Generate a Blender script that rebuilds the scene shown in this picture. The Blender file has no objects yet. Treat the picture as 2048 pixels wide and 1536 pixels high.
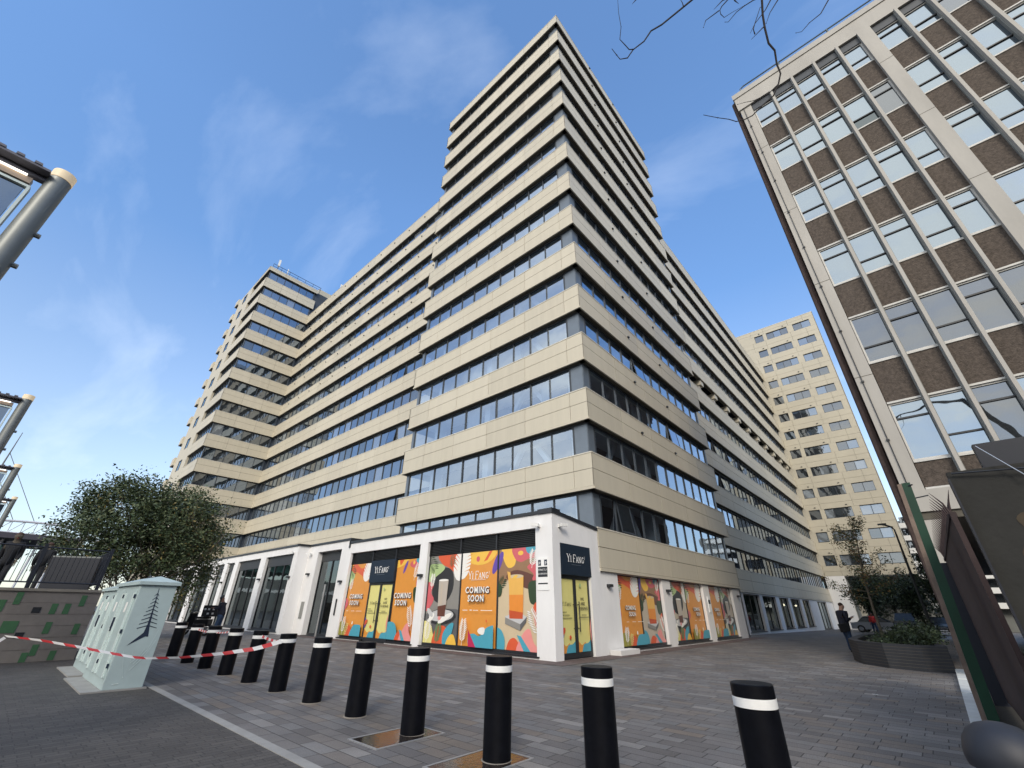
import bpy, bmesh, math, random
from mathutils import Vector, Matrix, noise
from math import radians, sin, cos, pi
random.seed(7)
C = bpy.context.scene
COL = C.collection
# ------------------------------------------------------------------ camera
YAW, PITCH, ROLL = 0.835804, 0.491807, 0.01306
cam_d = bpy.data.cameras.new('camera'); cam = bpy.data.objects.new('camera', cam_d); COL.objects.link(cam)
cam_d.sensor_width = 36; cam_d.lens = 839.088/2048*36; cam_d.clip_start = .05; cam_d.clip_end = 3000
fw = Vector((sin(YAW)*cos(PITCH), cos(YAW)*cos(PITCH), sin(PITCH)))
rt = Vector((cos(YAW), -sin(YAW), 0)); up = rt.cross(fw)
r2 = rt*cos(ROLL) + up*sin(ROLL); u2 = up*cos(ROLL) - rt*sin(ROLL)
cam.matrix_world = Matrix(((r2.x, u2.x, -fw.x, 0), (r2.y, u2.y, -fw.y, 0), (r2.z, u2.z, -fw.z, 1.4), (0, 0, 0, 1)))
C.camera = cam
# ------------------------------------------------------------------ world, sun, exposure
SUN_EL, SUN_AZ = radians(30), radians(236)      # azimuth measured from +Y clockwise
w = bpy.data.worlds.new('World'); C.world = w; w.use_nodes = True
nt = w.node_tree; N = nt.nodes; Lk = nt.links; N.clear()
sky = N.new('ShaderNodeTexSky'); sky.sky_type = 'NISHITA'; sky.sun_disc = False
sky.sun_elevation = SUN_EL; sky.sun_rotation = SUN_AZ; sky.air_density = 1.0; sky.dust_density = .5; sky.ozone_density = 3.0
bg = N.new('ShaderNodeBackground'); bg.inputs[1].default_value = .12
tc = N.new('ShaderNodeTexCoord'); sep = N.new('ShaderNodeSeparateXYZ'); Lk.new(tc.outputs['Generated'], sep.inputs[0])
# wispy clouds laid on a flat layer overhead
zc = N.new('ShaderNodeMath'); zc.operation = 'MAXIMUM'; zc.inputs[1].default_value = .05; Lk.new(sep.outputs[2], zc.inputs[0])
def wmath(op, a, b):
    m = N.new('ShaderNodeMath'); m.operation = op
    for i, v in ((0, a), (1, b)):
        if isinstance(v, (int, float)): m.inputs[i].default_value = v
        else: Lk.new(v, m.inputs[i])
    return m.outputs[0]
cx = wmath('DIVIDE', sep.outputs[0], wmath('ADD', zc.outputs[0], .12)); cy = wmath('DIVIDE', sep.outputs[1], wmath('ADD', zc.outputs[0], .12))
cmb = N.new('ShaderNodeCombineXYZ'); Lk.new(cx, cmb.inputs[0]); Lk.new(cy, cmb.inputs[1])
mp = N.new('ShaderNodeMapping'); mp.inputs['Rotation'].default_value = (0, 0, .9); mp.inputs['Scale'].default_value = (1.0, .45, 1); mp.inputs['Location'].default_value = (3.1, 1.7, 0)
Lk.new(cmb.outputs[0], mp.inputs[0])
nz = N.new('ShaderNodeTexNoise'); nz.inputs['Scale'].default_value = 2.3; nz.inputs['Detail'].default_value = 7; nz.inputs['Roughness'].default_value = .55; nz.inputs['Distortion'].default_value = .5
Lk.new(mp.outputs[0], nz.inputs[0])
rmp = N.new('ShaderNodeValToRGB'); rmp.color_ramp.elements[0].position = .53; rmp.color_ramp.elements[1].position = .95
rmp.color_ramp.elements[1].color = (.38, .38, .38, 1); Lk.new(nz.outputs[0], rmp.inputs[0])
hsv = N.new('ShaderNodeHueSaturation');  Lk.new(sky.outputs[0], hsv.inputs['Color'])
vr = N.new('ShaderNodeMapRange'); vr.inputs[1].default_value = .05; vr.inputs[2].default_value = .75; vr.inputs[3].default_value = .60; vr.inputs[4].default_value = 1.16; Lk.new(sep.outputs[2], vr.inputs[0]); Lk.new(vr.outputs[0], hsv.inputs['Value']); sr = N.new('ShaderNodeMapRange'); sr.inputs[1].default_value = .05; sr.inputs[2].default_value = .6; sr.inputs[3].default_value = .68; sr.inputs[4].default_value = 1.08; Lk.new(sep.outputs[2], sr.inputs[0]); Lk.new(sr.outputs[0], hsv.inputs['Saturation'])
mxs = N.new('ShaderNodeMix'); mxs.data_type = 'RGBA'; Lk.new(rmp.outputs[0], mxs.inputs[0]); Lk.new(hsv.outputs[0], mxs.inputs[6]); mxs.inputs[7].default_value = (4.2, 4.6, 5.2, 1)
# thick sunset-lit cloud filling the sky behind the viewer (seen only in the glass)
dt = N.new('ShaderNodeVectorMath'); dt.operation = 'DOT_PRODUCT'; Lk.new(tc.outputs['Generated'], dt.inputs[0]); dt.inputs[1].default_value = (-.93, -.34, .12)
mr = N.new('ShaderNodeMapRange'); mr.interpolation_type = 'SMOOTHSTEP'; mr.inputs[1].default_value = .12; mr.inputs[2].default_value = .62; Lk.new(dt.outputs['Value'], mr.inputs[0])
nr = N.new('ShaderNodeMapRange'); nr.inputs[1].default_value = .36; nr.inputs[2].default_value = .62; nr.inputs[3].default_value = .35; nr.inputs[4].default_value = 1.0; Lk.new(nz.outputs[0], nr.inputs[0])
mx2 = N.new('ShaderNodeMix'); mx2.data_type = 'RGBA'; Lk.new(wmath('MULTIPLY', mr.outputs[0], nr.outputs[0]), mx2.inputs[0]); Lk.new(mxs.outputs[2], mx2.inputs[6]); mx2.inputs[7].default_value = (6.0, 5.9, 5.6, 1)
Lk.new(mx2.outputs[2], bg.inputs[0])
wo = N.new('ShaderNodeOutputWorld'); Lk.new(bg.outputs[0], wo.inputs[0])
sd = bpy.data.lights.new('sun', 'SUN'); sun = bpy.data.objects.new('sun', sd); COL.objects.link(sun)
sd.energy = .85; sd.angle = radians(20); sd.color = (1, .90, .76)
sdir = Vector((sin(SUN_AZ)*cos(SUN_EL), cos(SUN_AZ)*cos(SUN_EL), sin(SUN_EL)))
sun.rotation_euler = (-sdir).to_track_quat('-Z', 'Y').to_euler()
C.view_settings.view_transform = 'Standard'; C.view_settings.look = 'None'; C.view_settings.exposure = 1.34; C.view_settings.gamma = 1
C.cycles.max_bounces = 6; C.cycles.transparent_max_bounces = 8; C.cycles.use_denoising = True
C.cycles.caustics_reflective = False; C.cycles.caustics_refractive = False

# ------------------------------------------------------------------ materials
MT = {}
def mat(name, col, rough=.7, metal=0, nscale=0, namt=.25, bump=0, bscale=None, spec=.5, emit=None, estr=1, stretch=None):
    if name in MT: return MT[name]
    m = bpy.data.materials.new(name); m.use_nodes = True; MT[name] = m
    t = m.node_tree; b = t.nodes['Principled BSDF']
    b.inputs['Base Color'].default_value = (*col, 1); b.inputs['Roughness'].default_value = rough; b.inputs['Metallic'].default_value = metal
    b.inputs['Specular IOR Level'].default_value = spec
    if emit: b.inputs['Emission Color'].default_value = (*emit, 1); b.inputs['Emission Strength'].default_value = estr
    if nscale or bump:
        g = t.nodes.new('ShaderNodeNewGeometry')
        mpn = t.nodes.new('ShaderNodeMapping'); t.links.new(g.outputs['Position'], mpn.inputs[0])
        if stretch: mpn.inputs['Scale'].default_value = stretch
    if nscale:
        n = t.nodes.new('ShaderNodeTexNoise'); n.inputs['Scale'].default_value = nscale; n.inputs['Detail'].default_value = 6; n.inputs['Roughness'].default_value = .65
        t.links.new(mpn.outputs[0], n.inputs[0])
        r = t.nodes.new('ShaderNodeMapRange'); r.inputs[1].default_value = .25; r.inputs[2].default_value = .75; r.inputs[3].default_value = 1-namt; r.inputs[4].default_value = 1+namt
        t.links.new(n.outputs[0], r.inputs[0])
        v = t.nodes.new('ShaderNodeVectorMath'); v.operation = 'SCALE'; v.inputs[0].default_value = col; t.links.new(r.outputs[0], v.inputs['Scale'])
        t.links.new(v.outputs[0], b.inputs['Base Color'])
    if bump:
        n2 = t.nodes.new('ShaderNodeTexNoise'); n2.inputs['Scale'].default_value = bscale or nscale*3; n2.inputs['Detail'].default_value = 4; t.links.new(mpn.outputs[0], n2.inputs[0])
        bp = t.nodes.new('ShaderNodeBump'); bp.inputs['Strength'].default_value = bump; bp.inputs['Distance'].default_value = .02; t.links.new(n2.outputs[0], bp.inputs['Height']); t.links.new(bp.outputs[0], b.inputs['Normal'])
    return m
def glass_mat(name, base=(.02, .028, .035), tint=(.72, .84, 1), f0=.30, wav=.0):
    m = bpy.data.materials.new(name); m.use_nodes = True; MT[name] = m; t = m.node_tree; b = t.nodes['Principled BSDF']
    b.inputs['Base Color'].default_value = (*base, 1); b.inputs['Roughness'].default_value = .5; b.inputs['Specular IOR Level'].default_value = 0
    gl = t.nodes.new('ShaderNodeBsdfGlossy'); gl.inputs['Roughness'].default_value = .015; gl.inputs['Color'].default_value = (*tint, 1)
    lw = t.nodes.new('ShaderNodeLayerWeight'); lw.inputs['Blend'].default_value = .5
    pw = t.nodes.new('ShaderNodeMath'); pw.operation = 'POWER'; pw.inputs[1].default_value = 2.5; t.links.new(lw.outputs['Facing'], pw.inputs[0])
    mr = t.nodes.new('ShaderNodeMapRange'); mr.inputs[3].default_value = f0; mr.inputs[4].default_value = .95; t.links.new(pw.outputs[0], mr.inputs[0])
    mx = t.nodes.new('ShaderNodeMixShader'); t.links.new(mr.outputs[0], mx.inputs[0]); t.links.new(b.outputs[0], mx.inputs[1]); t.links.new(gl.outputs[0], mx.inputs[2])
    g = t.nodes.new('ShaderNodeNewGeometry'); n2 = t.nodes.new('ShaderNodeTexNoise'); n2.inputs['Scale'].default_value = .9; t.links.new(g.outputs['Position'], n2.inputs[0])
    bp = t.nodes.new('ShaderNodeBump'); bp.inputs['Strength'].default_value = .05; bp.inputs['Distance'].default_value = .12; t.links.new(n2.outputs[0], bp.inputs['Height']); t.links.new(bp.outputs[0], gl.inputs['Normal'])
    t.links.new(mx.outputs[0], t.nodes['Material Output'].inputs[0]); return m
def clear_glass(name, tcol, tint, f0):
    m = glass_mat(name, (.02, .02, .02), tint, f0); t = m.node_tree
    tr = t.nodes.new('ShaderNodeBsdfTransparent'); tr.inputs[0].default_value = (*tcol, 1)
    mx = [n for n in t.nodes if n.type == 'MIX_SHADER'][0]; t.links.new(tr.outputs[0], mx.inputs[1]); return m
def paver_mat(name, c1, c2, bw, rh, swap, mortar, rough=.75, tints=None):
    m = bpy.data.materials.new(name); m.use_nodes = True; MT[name] = m; t = m.node_tree; b = t.nodes['Principled BSDF']
    g = t.nodes.new('ShaderNodeNewGeometry'); s = t.nodes.new('ShaderNodeSeparateXYZ'); t.links.new(g.outputs['Position'], s.inputs[0])
    cb = t.nodes.new('ShaderNodeCombineXYZ'); t.links.new(s.outputs[1 if swap else 0], cb.inputs[0]); t.links.new(s.outputs[0 if swap else 1], cb.inputs[1])
    br = t.nodes.new('ShaderNodeTexBrick'); br.inputs['Scale'].default_value = 1; br.inputs['Brick Width'].default_value = bw; br.inputs['Row Height'].default_value = rh
    br.inputs['Mortar Size'].default_value = .006; br.inputs['Mortar Smooth'].default_value = .3; br.offset = .43; br.squash = 1.35; br.squash_frequency = 3
    br.inputs['Color1'].default_value = (0, 0, 0, 1); br.inputs['Color2'].default_value = (1, 1, 1, 1); br.inputs['Mortar'].default_value = (.5, .5, .5, 1); br.inputs['Bias'].default_value = 0
    t.links.new(cb.outputs[0], br.inputs[0])
    rp = t.nodes.new('ShaderNodeValToRGB'); el = rp.color_ramp.elements; el[0].color = (*c1, 1); el[1].color = (*c2, 1)
    for pos, cc in (tints or []):
        e = el.new(pos); e.color = (*cc, 1)
    t.links.new(br.outputs['Color'], rp.inputs[0])
    mm = t.nodes.new('ShaderNodeMix'); mm.data_type = 'RGBA'; t.links.new(br.outputs['Fac'], mm.inputs[0]); t.links.new(rp.outputs[0], mm.inputs[6]); mm.inputs[7].default_value = (*mortar, 1)
    n = t.nodes.new('ShaderNodeTexNoise'); n.inputs['Scale'].default_value = .55; n.inputs['Detail'].default_value = 8; n.inputs['Roughness'].default_value = .7; t.links.new(g.outputs['Position'], n.inputs[0])
    r = t.nodes.new('ShaderNodeMapRange'); r.inputs[1].default_value = .3; r.inputs[2].default_value = .7; r.inputs[3].default_value = .72; r.inputs[4].default_value = 1.18; t.links.new(n.outputs[0], r.inputs[0])
    n3 = t.nodes.new('ShaderNodeTexNoise'); n3.inputs['Scale'].default_value = 60; n3.inputs['Detail'].default_value = 3; t.links.new(g.outputs['Position'], n3.inputs[0])
    r3 = t.nodes.new('ShaderNodeMapRange'); r3.inputs[1].default_value = .3; r3.inputs[2].default_value = .7; r3.inputs[3].default_value = .85; r3.inputs[4].default_value = 1.12; t.links.new(n3.outputs[0], r3.inputs[0])
    mu = t.nodes.new('ShaderNodeMath'); mu.operation = 'MULTIPLY'; t.links.new(r.outputs[0], mu.inputs[0]); t.links.new(r3.outputs[0], mu.inputs[1])
    v = t.nodes.new('ShaderNodeVectorMath'); v.operation = 'SCALE'; t.links.new(mm.outputs[2], v.inputs[0]); t.links.new(mu.outputs[0], v.inputs['Scale']); t.links.new(v.outputs[0], b.inputs['Base Color'])
    b.inputs['Roughness'].default_value = rough
    vo = t.nodes.new('ShaderNodeTexVoronoi'); vo.inputs['Scale'].default_value = 1.3; vo.inputs['Randomness'].default_value = 1; t.links.new(g.outputs['Position'], vo.inputs[0])
    gm = t.nodes.new('ShaderNodeMapRange'); gm.inputs[1].default_value = .022; gm.inputs[2].default_value = .034; gm.inputs[3].default_value = .55; gm.inputs[4].default_value = 1; t.links.new(vo.outputs['Distance'], gm.inputs[0])
    v2 = t.nodes.new('ShaderNodeVectorMath'); v2.operation = 'SCALE'; t.links.new(v.outputs[0], v2.inputs[0]); t.links.new(gm.outputs[0], v2.inputs['Scale']); t.links.new(v2.outputs[0], b.inputs['Base Color'])
    inv = t.nodes.new('ShaderNodeMath'); inv.operation = 'SUBTRACT'; inv.inputs[0].default_value = 1; t.links.new(br.outputs['Fac'], inv.inputs[1])
    ad = t.nodes.new('ShaderNodeMath'); ad.operation = 'ADD'; t.links.new(inv.outputs[0], ad.inputs[0]); t.links.new(n3.outputs[0], ad.inputs[1])
    bp = t.nodes.new('ShaderNodeBump'); bp.inputs['Strength'].default_value = .8; bp.inputs['Distance'].default_value = .008; t.links.new(ad.outputs[0], bp.inputs['Height']); t.links.new(bp.outputs[0], b.inputs['Normal'])
    return m
mat('cladding', (.53, .485, .385), .55, 0, 1.1, .06, .03, 8, stretch=(2.2, 2.2, .22)); mat('cladding_b', (.505, .462, .366), .5, 0, 1.6, .07, .03, 8, stretch=(2.5, 2.5, .18)); mat('cladding_c', (.55, .505, .405), .58, 0, .9, .06, .03, 8, stretch=(2, 2, .3))
mat('coping', (.62, .59, .51), .5, 0, .6, .06)
mat('joint', (.10, .09, .07), .8)
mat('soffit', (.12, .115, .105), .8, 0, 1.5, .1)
mat('frame_grey', (.035, .042, .052), .45, 0, 3, .1)
mat('frame_panel', (.15, .18, .215), .4, .3, 2, .08)
mat('render_white', (.78, .775, .77), .85, 0, 1.4, .07, .10, 45, stretch=(1, 1, .35))
mat('render_step', (.70, .69, .67), .8, 0, 2, .08)
mat('black_trim', (.022, .024, .028), .4, 0, 4, .15)
mat('louvre', (.03, .032, .035), .5, 0, 4, .1)
mat('wall_yellow', (.465, .43, .345), .65, 0, .3, .07, .03, 8)
mat('interior', (.05, .065, .09), .9, 0, .4, .3)
mat('interior_light', (.72, .76, .80), .9, 0, 1, .1)
mat('curtain', (.30, .33, .36), .9, 0, 5, .15, stretch=(6, 6, .3))
glass_mat('glass_solar'); glass_mat('glass_solar_b', (.05, .06, .07), (.66, .78, .95), .24); glass_mat('glass_curtain', (.17, .19, .21), (.72, .84, 1), .24)
glass_mat('glass_dark', (.012, .014, .016), (.6, .7, .75), .16)
glass_mat('glass_bright', (.05, .06, .07), (.55, .65, .74), .46)
glass_mat('glass_dull', (.03, .035, .04), (.75, .8, .85), .22)
clear_glass('glass_clear', (.58, .66, .74), (.74, .86, 1), .36)
clear_glass('glass_shop', (.34, .38, .38), (.7, .78, .8), .10)
mat('concrete', (.41, .39, .355), .85, 0, .8, .14, .15, 12, stretch=(1, 1, .3))
mat('concrete_dark', (.25, .255, .24), .85, 0, 1.2, .18, .15, 20)
mat('pebble', (.085, .068, .056), .95, 0, 14, .55, .9, 26)
mat('brick_brown', (.075, .05, .042), .9, 0, 5, .35)
mat('window_frame_white', (.55, .54, .51), .6, 0, 3, .1)
mat('metal_rail', (.08, .11, .13), .5, .5)
mat('bollard_black', (.004, .0045, .007), .42, 0, 9, .35, .08, 14, spec=.14)
mat('bollard_white', (.82, .82, .80), .55, 0, 20, .06)
mat('wet_steel', (.035, .028, .024), .13, .1, 6, .4, .12, 18)
mat('steel_edge', (.42, .42, .42), .5, .6)
mat('cabinet', (.42, .52, .525), .45, 0, 2.2, .09, .05, 9)
mat('cabinet_light', (.62, .72, .71), .45, 0, 2, .06)
mat('ink', (.012, .022, .05), .6)
mat('kerb', (.30, .295, .28), .85, 0, 3, .15, .1, 30)
mat('kerb_white', (.60, .62, .60), .8, 0, 2.5, .18, .1, 20)
mat('bark', (.10, .085, .065), .9, 0, 6, .35, .4, 25)
mat('bark_pale', (.30, .28, .24), .85, 0, 5, .35, .3, 25)
mat('twig', (.022, .018, .018), .8, 0, 20, .3)
for n_, c_ in (('leaf_a', (.052, .080, .033)), ('leaf_b', (.095, .118, .050)), ('leaf_c', (.028, .05, .024)), ('leaf_rust', (.16, .085, .03)), ('leaf_dark', (.022, .036, .018)), ('leaf_yellow', (.20, .16, .05))):
    mat(n_, c_, .6, 0, 3, .25)
mat('planter_brick', (.028, .03, .036), .75, 0, 4, .25, .1, 30)
mat('soil', (.035, .03, .022), .95, 0, 8, .3)
mat('skin', (.42, .25, .18), .6, 0, 9, .06); mat('skin_dark', (.20, .10, .07), .6, 0, 9, .06)
mat('hair', (.055, .030, .022), .8, 0, 30, .3); mat('navy', (.008, .011, .024), .8, 0, 7, .3); mat('jeans', (.02, .045, .10), .85, 0, 9, .25)
mat('black_cloth', (.008, .009, .012), .85, 0, 7, .3); mat('red_cloth', (.48, .03, .03), .8, 0, 7, .2); mat('helmet', (.03, .034, .04), .35, 0, 9, .1)
mat('rubber', (.012, .012, .013), .8); mat('chrome', (.5, .5, .5), .25, .9); mat('reflective', (.6, .62, .64), .4)
mat('car_black', (.008, .01, .013), .3, .1, spec=.3); mat('car_glass', (.03, .035, .04), .25, spec=.3); mat('car_silver', (.40, .42, .45), .3, .7); mat('headlamp', (.6, .65, .7), .2); mat('plate', (.75, .75, .72), .5)
mat('pole_grey', (.20, .215, .21), .45, .3, 2.5, .12); mat('lamp_cap', (.62, .52, .36), .5, emit=(1, .78, .5), estr=.12)
mat('tube_light', (.9, .9, .85), .4, emit=(1, .93, .82), estr=1.2); mat('stain', (.1, .1, .1)); mat('canopy_metal', (.13, .13, .155), .5, .4, 3, .1); mat('bronze', (.30, .23, .17), .4, .5, 3, .1)
glass_mat('sign_glass', (.03, .042, .06), (.6, .75, .95), .18)
mat('mosaic_brown', (.20, .178, .16), .85, 0, 3, .16, .1, 30); mat('mosaic_green', (.045, .13, .055), .6, 0, 5, .12); mat('mosaic_black', (.008, .009, .012), .5)
mat('rail_black', (.008, .011, .02), .5); mat('coping_stone', (.24, .215, .18), .8, 0, 3, .15); mat('coping_dark', (.10, .085, .075), .85); mat('deck', (.17, .165, .16), .85, 0, 2, .15)
mat('green_steel', (.004, .040, .020), .45, 0, 3, .2); mat('brown_steel', (.035, .018, .018), .7, 0, 3, .3, .1, 20); mat('timber', (.20, .15, .12), .9, 0, 6, .25, .2, 30)
mat('board_dark', (.022, .022, .020), .85, 0, 2.5, .3, .15, 14); mat('ply_patch', (.060, .046, .030), .9, 0, 8, .25)
mat('dome_rubber', (.022, .025, .034), .55, 0, 9, .25); mat('tape_red', (.60, .05, .06), .4); mat('tape_white', (.80, .80, .80), .4)
mat('roof_white', (.55, .56, .60), .6); mat('roof_dark', (.05, .045, .06), .7); mat('teal', (.12, .26, .23), .6); mat('sign_navy', (.010, .020, .036), .5, 0, 4, .1); mat('lettering', (.85, .85, .83), .5)
mat('shade_text', (.05, .05, .09), .6); mat('warm_lamp', (1, .9, .7), .5, emit=(1, .85, .6), estr=3.0); mat('far_grey', (.16, .165, .155), .8, 0, .6, .15); mat('far_white', (.72, .72, .70), .7)
mat('pole_street', (.055, .06, .062), .5, .4); mat('gold_panel', (.16, .12, .045), .5, .3, 1.5, .2); mat('steel_pull', (.45, .46, .46), .35, .8); mat('door_brown', (.045, .022, .02), .6); mat('red_sign', (.5, .03, .03), .6)
paint = {'orange': (.72, .30, .055), 'coral': (.70, .115, .045), 'cream': (.62, .50, .33), 'tan': (.30, .17, .09), 'char': (.035, .035, .038), 'stone': (.26, .25, .23), 'yellow': (.86, .52, .08), 'lemon': (.74, .68, .25), 'mint': (.42, .55, .25),
         'pink': (.62, .12, .14), 'rose': (.80, .30, .28), 'magenta': (.50, .03, .10), 'blue': (.08, .36, .47), 'purple': (.13, .07, .38), 'white': (.85, .83, .78), 'dgreen': (.03, .06, .025), 'olive': (.30, .28, .05), 'milk': (.50, .44, .38), 'cola': (.13, .05, .035),
         'tea': (.78, .27, .04), 'tea_red': (.55, .09, .03), 'straw': (.80, .45, .10), 'sage': (.16, .22, .10), 'sand': (.52, .45, .36), 'slate': (.12, .12, .125), 'ash': (.55, .55, .55), 'doortext': (.12, .11, .06)}
for k_, c_ in paint.items(): mat('print_'+k_, c_, .35, 0, 5, .04)
paver_mat('pavers_light', (.122, .113, .108), (.25, .236, .222), .40, .20, True, (.045, .042, .04), .7, [(.3, (.155, .146, .142)), (.5, (.172, .166, .162)), (.68, (.192, .160, .132)), (.82, (.156, .154, .154))])
paver_mat('pavers_dark', (.062, .057, .053), (.092, .084, .077), .2, .1, False, (.04, .037, .035), .8)
paver_mat('pavers_red', (.11, .075, .065), (.15, .11, .10), .3, .15, True, (.05, .042, .04), .8)

# ------------------------------------------------------------------ geometry helpers
class MB:
    """collects faces of several materials into one mesh"""
    def __init__(s): s.v = []; s.f = []; s.m = []; s.mats = []
    def mi(s, name):
        if name not in s.mats: s.mats.append(name)
        return s.mats.index(name)
    def face(s, pts, m):
        b = len(s.v); s.v += [tuple(p) for p in pts]; s.f.append(tuple(range(b, b+len(pts)))); s.m.append(s.mi(m)); return s
    def box(s, x0, x1, y0, y1, z0, z1, m):
        if x0 > x1: x0, x1 = x1, x0
        if y0 > y1: y0, y1 = y1, y0
        b = len(s.v); s.v += [(x, y, z) for z in (z0, z1) for (x, y) in ((x0, y0), (x1, y0), (x1, y1), (x0, y1))]
        for q in ((3, 2, 1, 0), (4, 5, 6, 7), (0, 1, 5, 4), (1, 2, 6, 5), (2, 3, 7, 6), (3, 0, 4, 7)):
            s.f.append(tuple(b+i for i in q)); s.m.append(s.mi(m))
        return s
    def prism(s, poly, z0, z1, m, cap=True):
        n = len(poly); b = len(s.v); s.v += [(p[0], p[1], z0) for p in poly]+[(p[0], p[1], z1) for p in poly]; k = s.mi(m)
        for i in range(n):
            j = (i+1) % n; s.f.append((b+i, b+j, b+n+j, b+n+i)); s.m.append(k)
        if cap:
            s.f.append(tuple(b+n+i for i in range(n))); s.m.append(k); s.f.append(tuple(b+i for i in reversed(range(n)))); s.m.append(k)
        return s
    def obox(s, c, ax, ay, az, m):
        """oriented box: centre and three half-extent vectors"""
        c = Vector(c); ax = Vector(ax); ay = Vector(ay); az = Vector(az); b = len(s.v)
        for k in (-1, 1):
            for (i, j) in ((-1, -1), (1, -1), (1, 1), (-1, 1)): s.v.append(tuple(c+ax*i+ay*j+az*k))
        for q in ((3, 2, 1, 0), (4, 5, 6, 7), (0, 1, 5, 4), (1, 2, 6, 5), (2, 3, 7, 6), (3, 0, 4, 7)):
            s.f.append(tuple(b+i for i in q)); s.m.append(s.mi(m))
        return s
    def tube(s, pts, rad, m, n=8, caps=True):
        pts = [Vector(p) for p in pts]
        if not hasattr(rad, '__len__'): rad = [rad]*len(pts)
        b = len(s.v); k = s.mi(m); ref = Vector((0, 0, 1)) if abs((pts[-1]-pts[0]).normalized().z) < .9 else Vector((1, 0, 0))
        for i, p in enumerate(pts):
            d = (pts[min(i+1, len(pts)-1)]-pts[max(i-1, 0)]).normalized(); a = d.cross(ref).normalized(); c = d.cross(a).normalized()
            for j in range(n): t = 2*pi*j/n; s.v.append(tuple(p+(a*cos(t)+c*sin(t))*rad[i]))
        for i in range(len(pts)-1):
            for j in range(n):
                j2 = (j+1) % n; s.f.append((b+i*n+j, b+i*n+j2, b+(i+1)*n+j2, b+(i+1)*n+j)); s.m.append(k)
        if caps:
            s.f.append(tuple(b+j for j in range(n))); s.m.append(k); s.f.append(tuple(b+(len(pts)-1)*n+j for j in reversed(range(n)))); s.m.append(k)
        return s
    def lathe(s, prof, c, m, n=24):
        """profile (r,z) revolved about a vertical axis; m one name or a list per ring"""
        b = len(s.v); c = Vector(c)
        for r, z in prof:
            for j in range(n): t = 2*pi*j/n; s.v.append((c.x+r*cos(t), c.y+r*sin(t), c.z+z))
        for i in range(len(prof)-1):
            k = s.mi(m if isinstance(m, str) else m[i])
            for j in range(n):
                j2 = (j+1) % n; s.f.append((b+i*n+j, b+i*n+j2, b+(i+1)*n+j2, b+(i+1)*n+j)); s.m.append(k)
        k = s.mi(m if isinstance(m, str) else m[-1]); s.f.append(tuple(b+(len(prof)-1)*n+j for j in range(n))); s.m.append(k)
        return s
    def build(s, name, parent=None, smooth=False, bevel=0, tri=False):
        me = bpy.data.meshes.new(name); off = Vector((0, 0, 0))
        if parent is not None: off = parent['_o'] if False else Vector(WPOS.get(parent.name, (0, 0, 0)))
        me.from_pydata([tuple(Vector(p)-off) for p in s.v], [], s.f)
        for q in s.mats: me.materials.append(MT[q])
        me.polygons.foreach_set('material_index', s.m)
        bm = bmesh.new(); bm.from_mesh(me)
        if tri: bmesh.ops.triangulate(bm, faces=bm.faces)
        else: bmesh.ops.recalc_face_normals(bm, faces=bm.faces)
        if bevel: bmesh.ops.bevel(bm, geom=bm.edges, offset=bevel, segments=2, affect='EDGES', profile=.7, clamp_overlap=True)
        if smooth:
            bmesh.ops.remove_doubles(bm, verts=bm.verts, dist=.0004)
            for f_ in bm.faces: f_.smooth = True
            for e_ in bm.edges:
                if len(e_.link_faces) == 2 and e_.calc_face_angle(0) > .7: e_.smooth = False
        bm.to_mesh(me); bm.free(); me.update()
        o = bpy.data.objects.new(name, me); COL.objects.link(o)
        if parent is not None: o.parent = parent; WPOS[o.name] = tuple(off)
        else: WPOS[o.name] = (0, 0, 0)
        return o
WPOS = {}
def tag(o, label=None, cat=None, group=None, kind=None):
    if label: o['label'] = label
    if cat: o['category'] = cat
    if group: o['group'] = group
    if kind: o['kind'] = kind
    return o
def thing(name, loc, label, cat, group=None):
    o = bpy.data.objects.new(name, None); COL.objects.link(o); o.location = loc; o.empty_display_size = .2; WPOS[o.name] = tuple(loc)
    return tag(o, label, cat, group)
def dup(o, dx=(0, 0, 0), parent=None, label=None):
    """copy a thing and its parts; only the root moves"""
    c = o.copy(); COL.objects.link(c); WPOS[c.name] = WPOS.get(o.name, (0, 0, 0))
    if parent is None:
        c.location = Vector(o.location)+Vector(dx)
        if label: c['label'] = label
    else: c.parent = parent
    for ch in list(o.children): dup(ch, parent=c)
    return c

# ------------------------------------------------------------------ ground
def gz(x): return 0 if x < 33 else -(x-33)*.0105
b = MB(); xs = [-300, 2.69]
b.face([(-400, -400, -.02), (33, -400, -.02), (33, 400, -.02), (-400, 400, -.02)], 'pavers_dark').face([(33, -400, -.02), (500, -400, gz(500)), (500, 400, gz(500)), (33, 400, -.02)], 'pavers_dark')
tag(b.build('ground'), kind='structure')
b = MB(); b.face([(-14, -12, -.004), (2.69, -12, -.004), (2.69, 60, -.004), (-14, 60, -.004)], 'pavers_dark'); tag(b.build('pavement_dark_blocks'), kind='structure')
b = MB()
b.face([(2.81, -12, 0), (33, -12, 0), (33, 62, 0), (2.81, 62, 0)], 'pavers_light').face([(33, -12, 0), (90, -12, gz(90)), (90, 20, gz(90)), (33, 20, 0)], 'pavers_light')
tag(b.build('pavement'), kind='structure')
b = MB().box(2.69, 2.81, -12, 60, -.05, .003, 'kerb'); tag(b.build('kerb_strip'), kind='structure')
b = MB()   # narrow drainage slot and reddish strip in front of the shops
b.face([(11.42, 8.3, .004), (11.42, 27, .004), (12.2, 27, .004), (12.2, 8.3, .004)], 'pavers_red').face([(12.2, 8.3, .004), (12.2, 9.1, .004), (33, 9.1, .004), (33, 8.3, .004)], 'pavers_red')
tag(b.build('pavement_red_strip'), kind='structure')
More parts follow.
